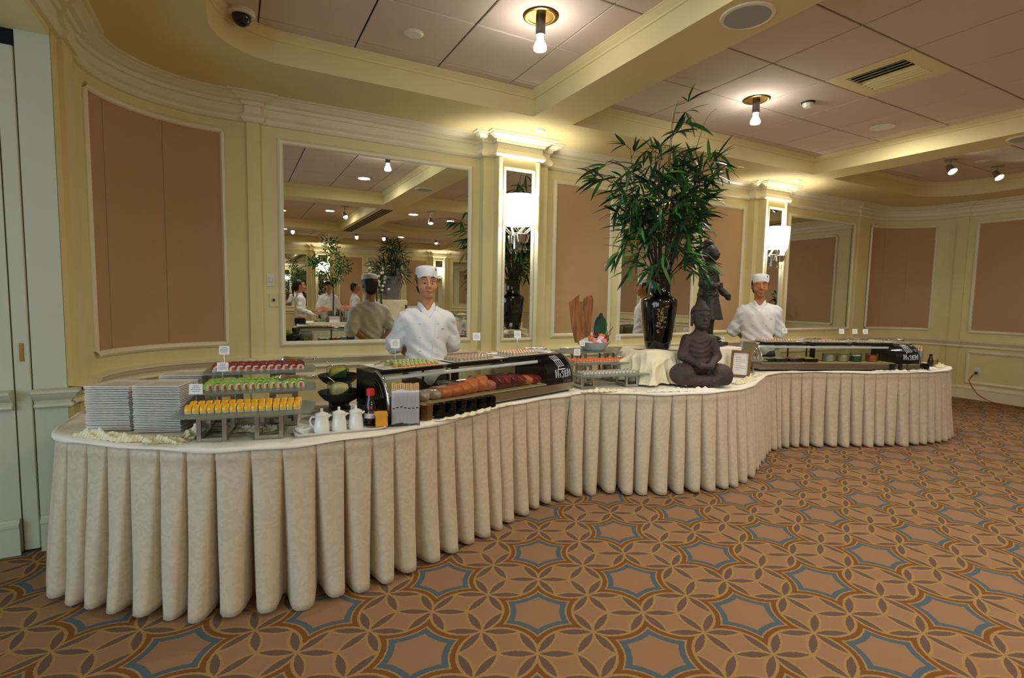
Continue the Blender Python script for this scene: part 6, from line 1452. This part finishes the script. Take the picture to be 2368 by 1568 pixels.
def pot(x, y, label, s=1.0):
    t = thing('chafing_pot', label, 'chafing dish', (x, y, .7605)); t.scale = (s, s, s)
    MB().lathe([(0, 0), (.19, 0), (.2, .01), (.17, .03), (.16, .05), (.21, .09), (.215, .24), (.24, .25), (.24, .262), (.2, .262), (.19, .1), (0, .09)], 32).build('pot_body', 'chrome', t, smooth=40)
    MB().grid(lambda u, v: (.22 * v * cos(2 * PI * u), .22 * v * sin(2 * PI * u), .262 + .075 * (1 - v ** 2) + .012 * sin(u * 60) * sin(v * 19)), 40, 12).build('food_heap', 'copper_food', t, smooth=60, fix=False); return t
pot(1.75, -3.0, 'steel chafing pot heaped with orange food, left of the pair'); pot(2.28, -2.95, 'steel chafing pot heaped with orange food, right of the pair', 1.1)
t = thing('wine_bottle', 'dark green wine bottle between the chafing pots', 'bottle', (2.02, -2.75, .7605)); MB().lathe([(0, 0), (.036, 0), (.037, .18), (.03, .21), (.014, .24), (.014, .30), (0, .30)], 20).build('bottle_body', 'leaf_dark', t, smooth=50); MB().lathe([(.0375, .05), (.0375, .13)], 20).build('label_band', 'orange_box', t, fix=False)
t = thing('menu_card', 'large blank white card standing on the island', 'label card', (1.95, -2.70, .7605), R(5)); MB().rbox(-.11, .11, -.002, .002, 0, .14, .001, Rot(R(-10), 'X')).build('card', 'white_card', t); MB().rbox(-.11, .11, .02, .024, 0, .12, .001, Rot(R(10), 'X')).build('back_leaf', 'white_card', t)
for i, (x, y, m, lb) in enumerate(((2.75, -2.78, 'cucumber', 'white bowl of green salad on the island'), (4.55, -2.85, 'cream_paste', 'white bowl of pale food at the right of the island'), (4.95, -2.8, 'leaf_green', 'white bowl of leafy salad at the right of the island'), (5.4, -2.85, 'copper_food', 'white bowl of brown food at the right of the island'), (5.85, -2.8, 'yellow_paste', 'white bowl of yellow food at the far right of the island'))):
    t = thing('salad_bowl', lb, 'bowl', (x, y, .7605), 0, 'white bowls on the island'); MB().lathe([(0, 0), (.07, 0), (.14, .07), (.165, .11), (.158, .11), (.13, .07), (.06, .012), (0, .01)], 26).build('bowl_body', 'white_porcelain', t, smooth=50); MB().lathe([(.14, .09), (.10, .125), (.04, .14), (0, .145)], 20).build('salad', m, t, smooth=60)
for i, (x, lb) in enumerate(((4.7, 'left'), (5.2, 'middle'), (5.7, 'right'))):
    t = thing('raised_tray', 'raised stone tray of food, %s, on the island' % lb, 'tray', (x, -3.15, .7605), 0, 'raised trays on the island'); MB().rbox(-.2, .2, -.12, .12, .14, .155, .003).build('tray_plate', 'planter_grey', t)
    for sx in (-.16, .16): MB().rbox(sx - .02, sx + .02, -.08, .08, 0, .14, .002).build('block', 'planter_grey', t)
    MB().grid(lambda u, v: ((u - .5) * .34, (v - .5) * .2, .156 + .04 * sin(PI * u) * sin(PI * v) + .006 * sin(u * 40)), 24, 10).build('food', ('pink_fish', 'cream_paste', 'orange_roe')[i], t, smooth=60, fix=False)
# pedestal, planter and palm, tree, flowers, glass bottles
t = thing('clothed_pedestal', 'cream clothed pedestal in the middle of the island', 'pedestal', (3.35, -3.2, .7605)); MB().rbox(-.35, .35, -.2, .2, 0, .52, .02).build('cloth_cover', 'cream_cloth', t)
t = thing('stone_planter', 'large grey tapered planter on the island pedestal', 'planter', (3.35, -3.2, 1.281)); MB().lathe([(0, 0), (.2, 0), (.29, .56), (.27, .56), (.25, .50), (0, .49)], 4, Rot(R(45), 'Z')).build('planter_wall', 'planter_grey', t); MB().lathe([(0, .495), (.25, .50)], 4, Rot(R(45), 'Z')).build('soil', 'stem_dark', t)
def bush(name, label, x, y, z, spots, lm, l, w, n, seed, trunk=None, parts=None):
    t = thing(name, label, 'plant', (x, y, z)); q = random.Random(seed); mb = MB(); src = leaf_mesh(l, w, .6, 1)
    for (cx, cy, cz, r_) in spots:
        for i in range(n):
            d = Vector((q.gauss(0, 1), q.gauss(0, 1), q.gauss(0, 1))).normalized(); p = Vector((cx, cy, cz)) + d * r_ * q.uniform(.25, 1); dv = (d + Vector((q.uniform(-.8, .8), q.uniform(-.8, .8), q.uniform(-.8, .8)))).normalized()
            M = Matrix.Translation(p) @ Rot(math.atan2(dv.y, dv.x), 'Z') @ Rot(-math.asin(dv.z), 'Y') @ Rot(q.uniform(-1, 1), 'X') @ Matrix.Scale(q.uniform(.7, 1.3), 4); mb.add(src.v, src.f, M)
    tag(mb.build('foliage', lm, t, smooth=60, fix=False), kind='stuff')
    for a, b in (trunk or []): MB().tube([a, tuple((Vector(a) + Vector(b)) / 2 + Vector((.02, .01, 0))), b], [.02, .016, .008], 7).build('trunk', 'stem_dark', t, smooth=60)
    return t
bush('palm_plant', 'dark palm rising from the grey planter', 3.35, -3.2, 1.78, [(0, 0, .25, .3), (.1, 0, .55, .3), (-.2, 0, .15, .28), (.2, .0, .2, .28), (.0, 0, .75, .18)], 'leaf_dark', .22, .012, 130, 3, [((0, 0, 0), (0, 0, .5)), ((0, 0, 0), (.15, 0, .4))])
bush('flower_spray', 'white flowers spilling at the left of the grey planter', 2.95, -3.05, 1.45, [(0, 0, .3, .26), (-.05, 0, .55, .22), (.05, 0, .1, .2)], 'leaf_dark', .10, .012, 90, 6, [((0, 0, -.68), (0, 0, .3))])
t = thing('white_blossoms', 'cluster of white blossoms beside the grey planter', 'flowers', (2.95, -3.0, 1.45)); q = random.Random(9)
for i in range(26): 
    p = (q.uniform(-.24, .24), q.uniform(.02, .22), q.uniform(.0, .62)); MB().ell(p, (.035, .03, .03), 8, 6).build('blossom', 'flower_white', t, smooth=180)
bush('ficus_tree', 'small leafy tree reflected left of the chef', 2.05, -3.55, .7605, [(0, 0, 1.5, .30), (-.28, 0, 1.25, .24), (.25, 0, 1.3, .22), (-.05, 0, 1.8, .2), (.05, 0, 1.05, .24), (-.4, 0, 1.4, .14)], 'leaf_green', .07, .016, 150, 8, [((0, 0, 0), (0, 0, 1.1)), ((0, 0, .8), (-.2, 0, 1.3)), ((0, 0, .8), (.2, 0, 1.3))])
for x, h, lb in ((3.02, .62, 'tall'), (3.62, .40, 'short')):
    t = thing('glass_bottle', lb + ' teal glass bottle vase on the island', 'vase', (x, -2.85, .7605)); MB().lathe([(0, 0), (.09, 0), (.10, .03), (.085, h * .35), (.04, h * .6), (.025, h * .85), (.035, h), (.02, h), (0, h * .9)], 22).build('bottle_body', 'vase_teal', t, smooth=50)
person('server in white blouse and black trousers reflected at the left of the mirror', (1.22, -2.42, 0), R(92), .94, outfit='server', arms='forward', hat=None, fine=.011, coarse=.03, woman=True)
person('chef with a black cap reflected behind the island', (2.05, -4.15, 0), R(178), .95, hat='black', arms='side', fine=.011, coarse=.03)
person('cook in white seen from the side, reflected behind the chef', (2.72, -4.3, 0), R(100), .95, hat=None, arms='side', fine=.011, coarse=.03, skin='skin_tan')
person('guest in a pale shirt reflected at the right edge of the mirror', (5.25, -2.15, 0), R(-70), .93, outfit='guest', arms='forward', hat=None, fine=.011, coarse=.03, skin='skin_tan')
# potted tree whose leaves show at the right edge
t = thing('tree_pot', 'round pot standing by the right wall', 'planter', (9.25, 2.58, 0)); MB().lathe([(0, 0), (.14, 0), (.18, .30), (.19, .34), (.17, .34), (.15, .30), (0, .29)], 26).build('pot_wall', 'planter_grey', t, smooth=50)
bush('potted_tree', 'leafy plant just showing at the right edge by the wall', 9.25, 2.58, .30, [(0, .05, .85, .20), (0, .0, 1.1, .2), (0, 0, .6, .18)], 'leaf_dark', .10, .02, 90, 12, [((0, 0, 0), (0, 0, .7))])
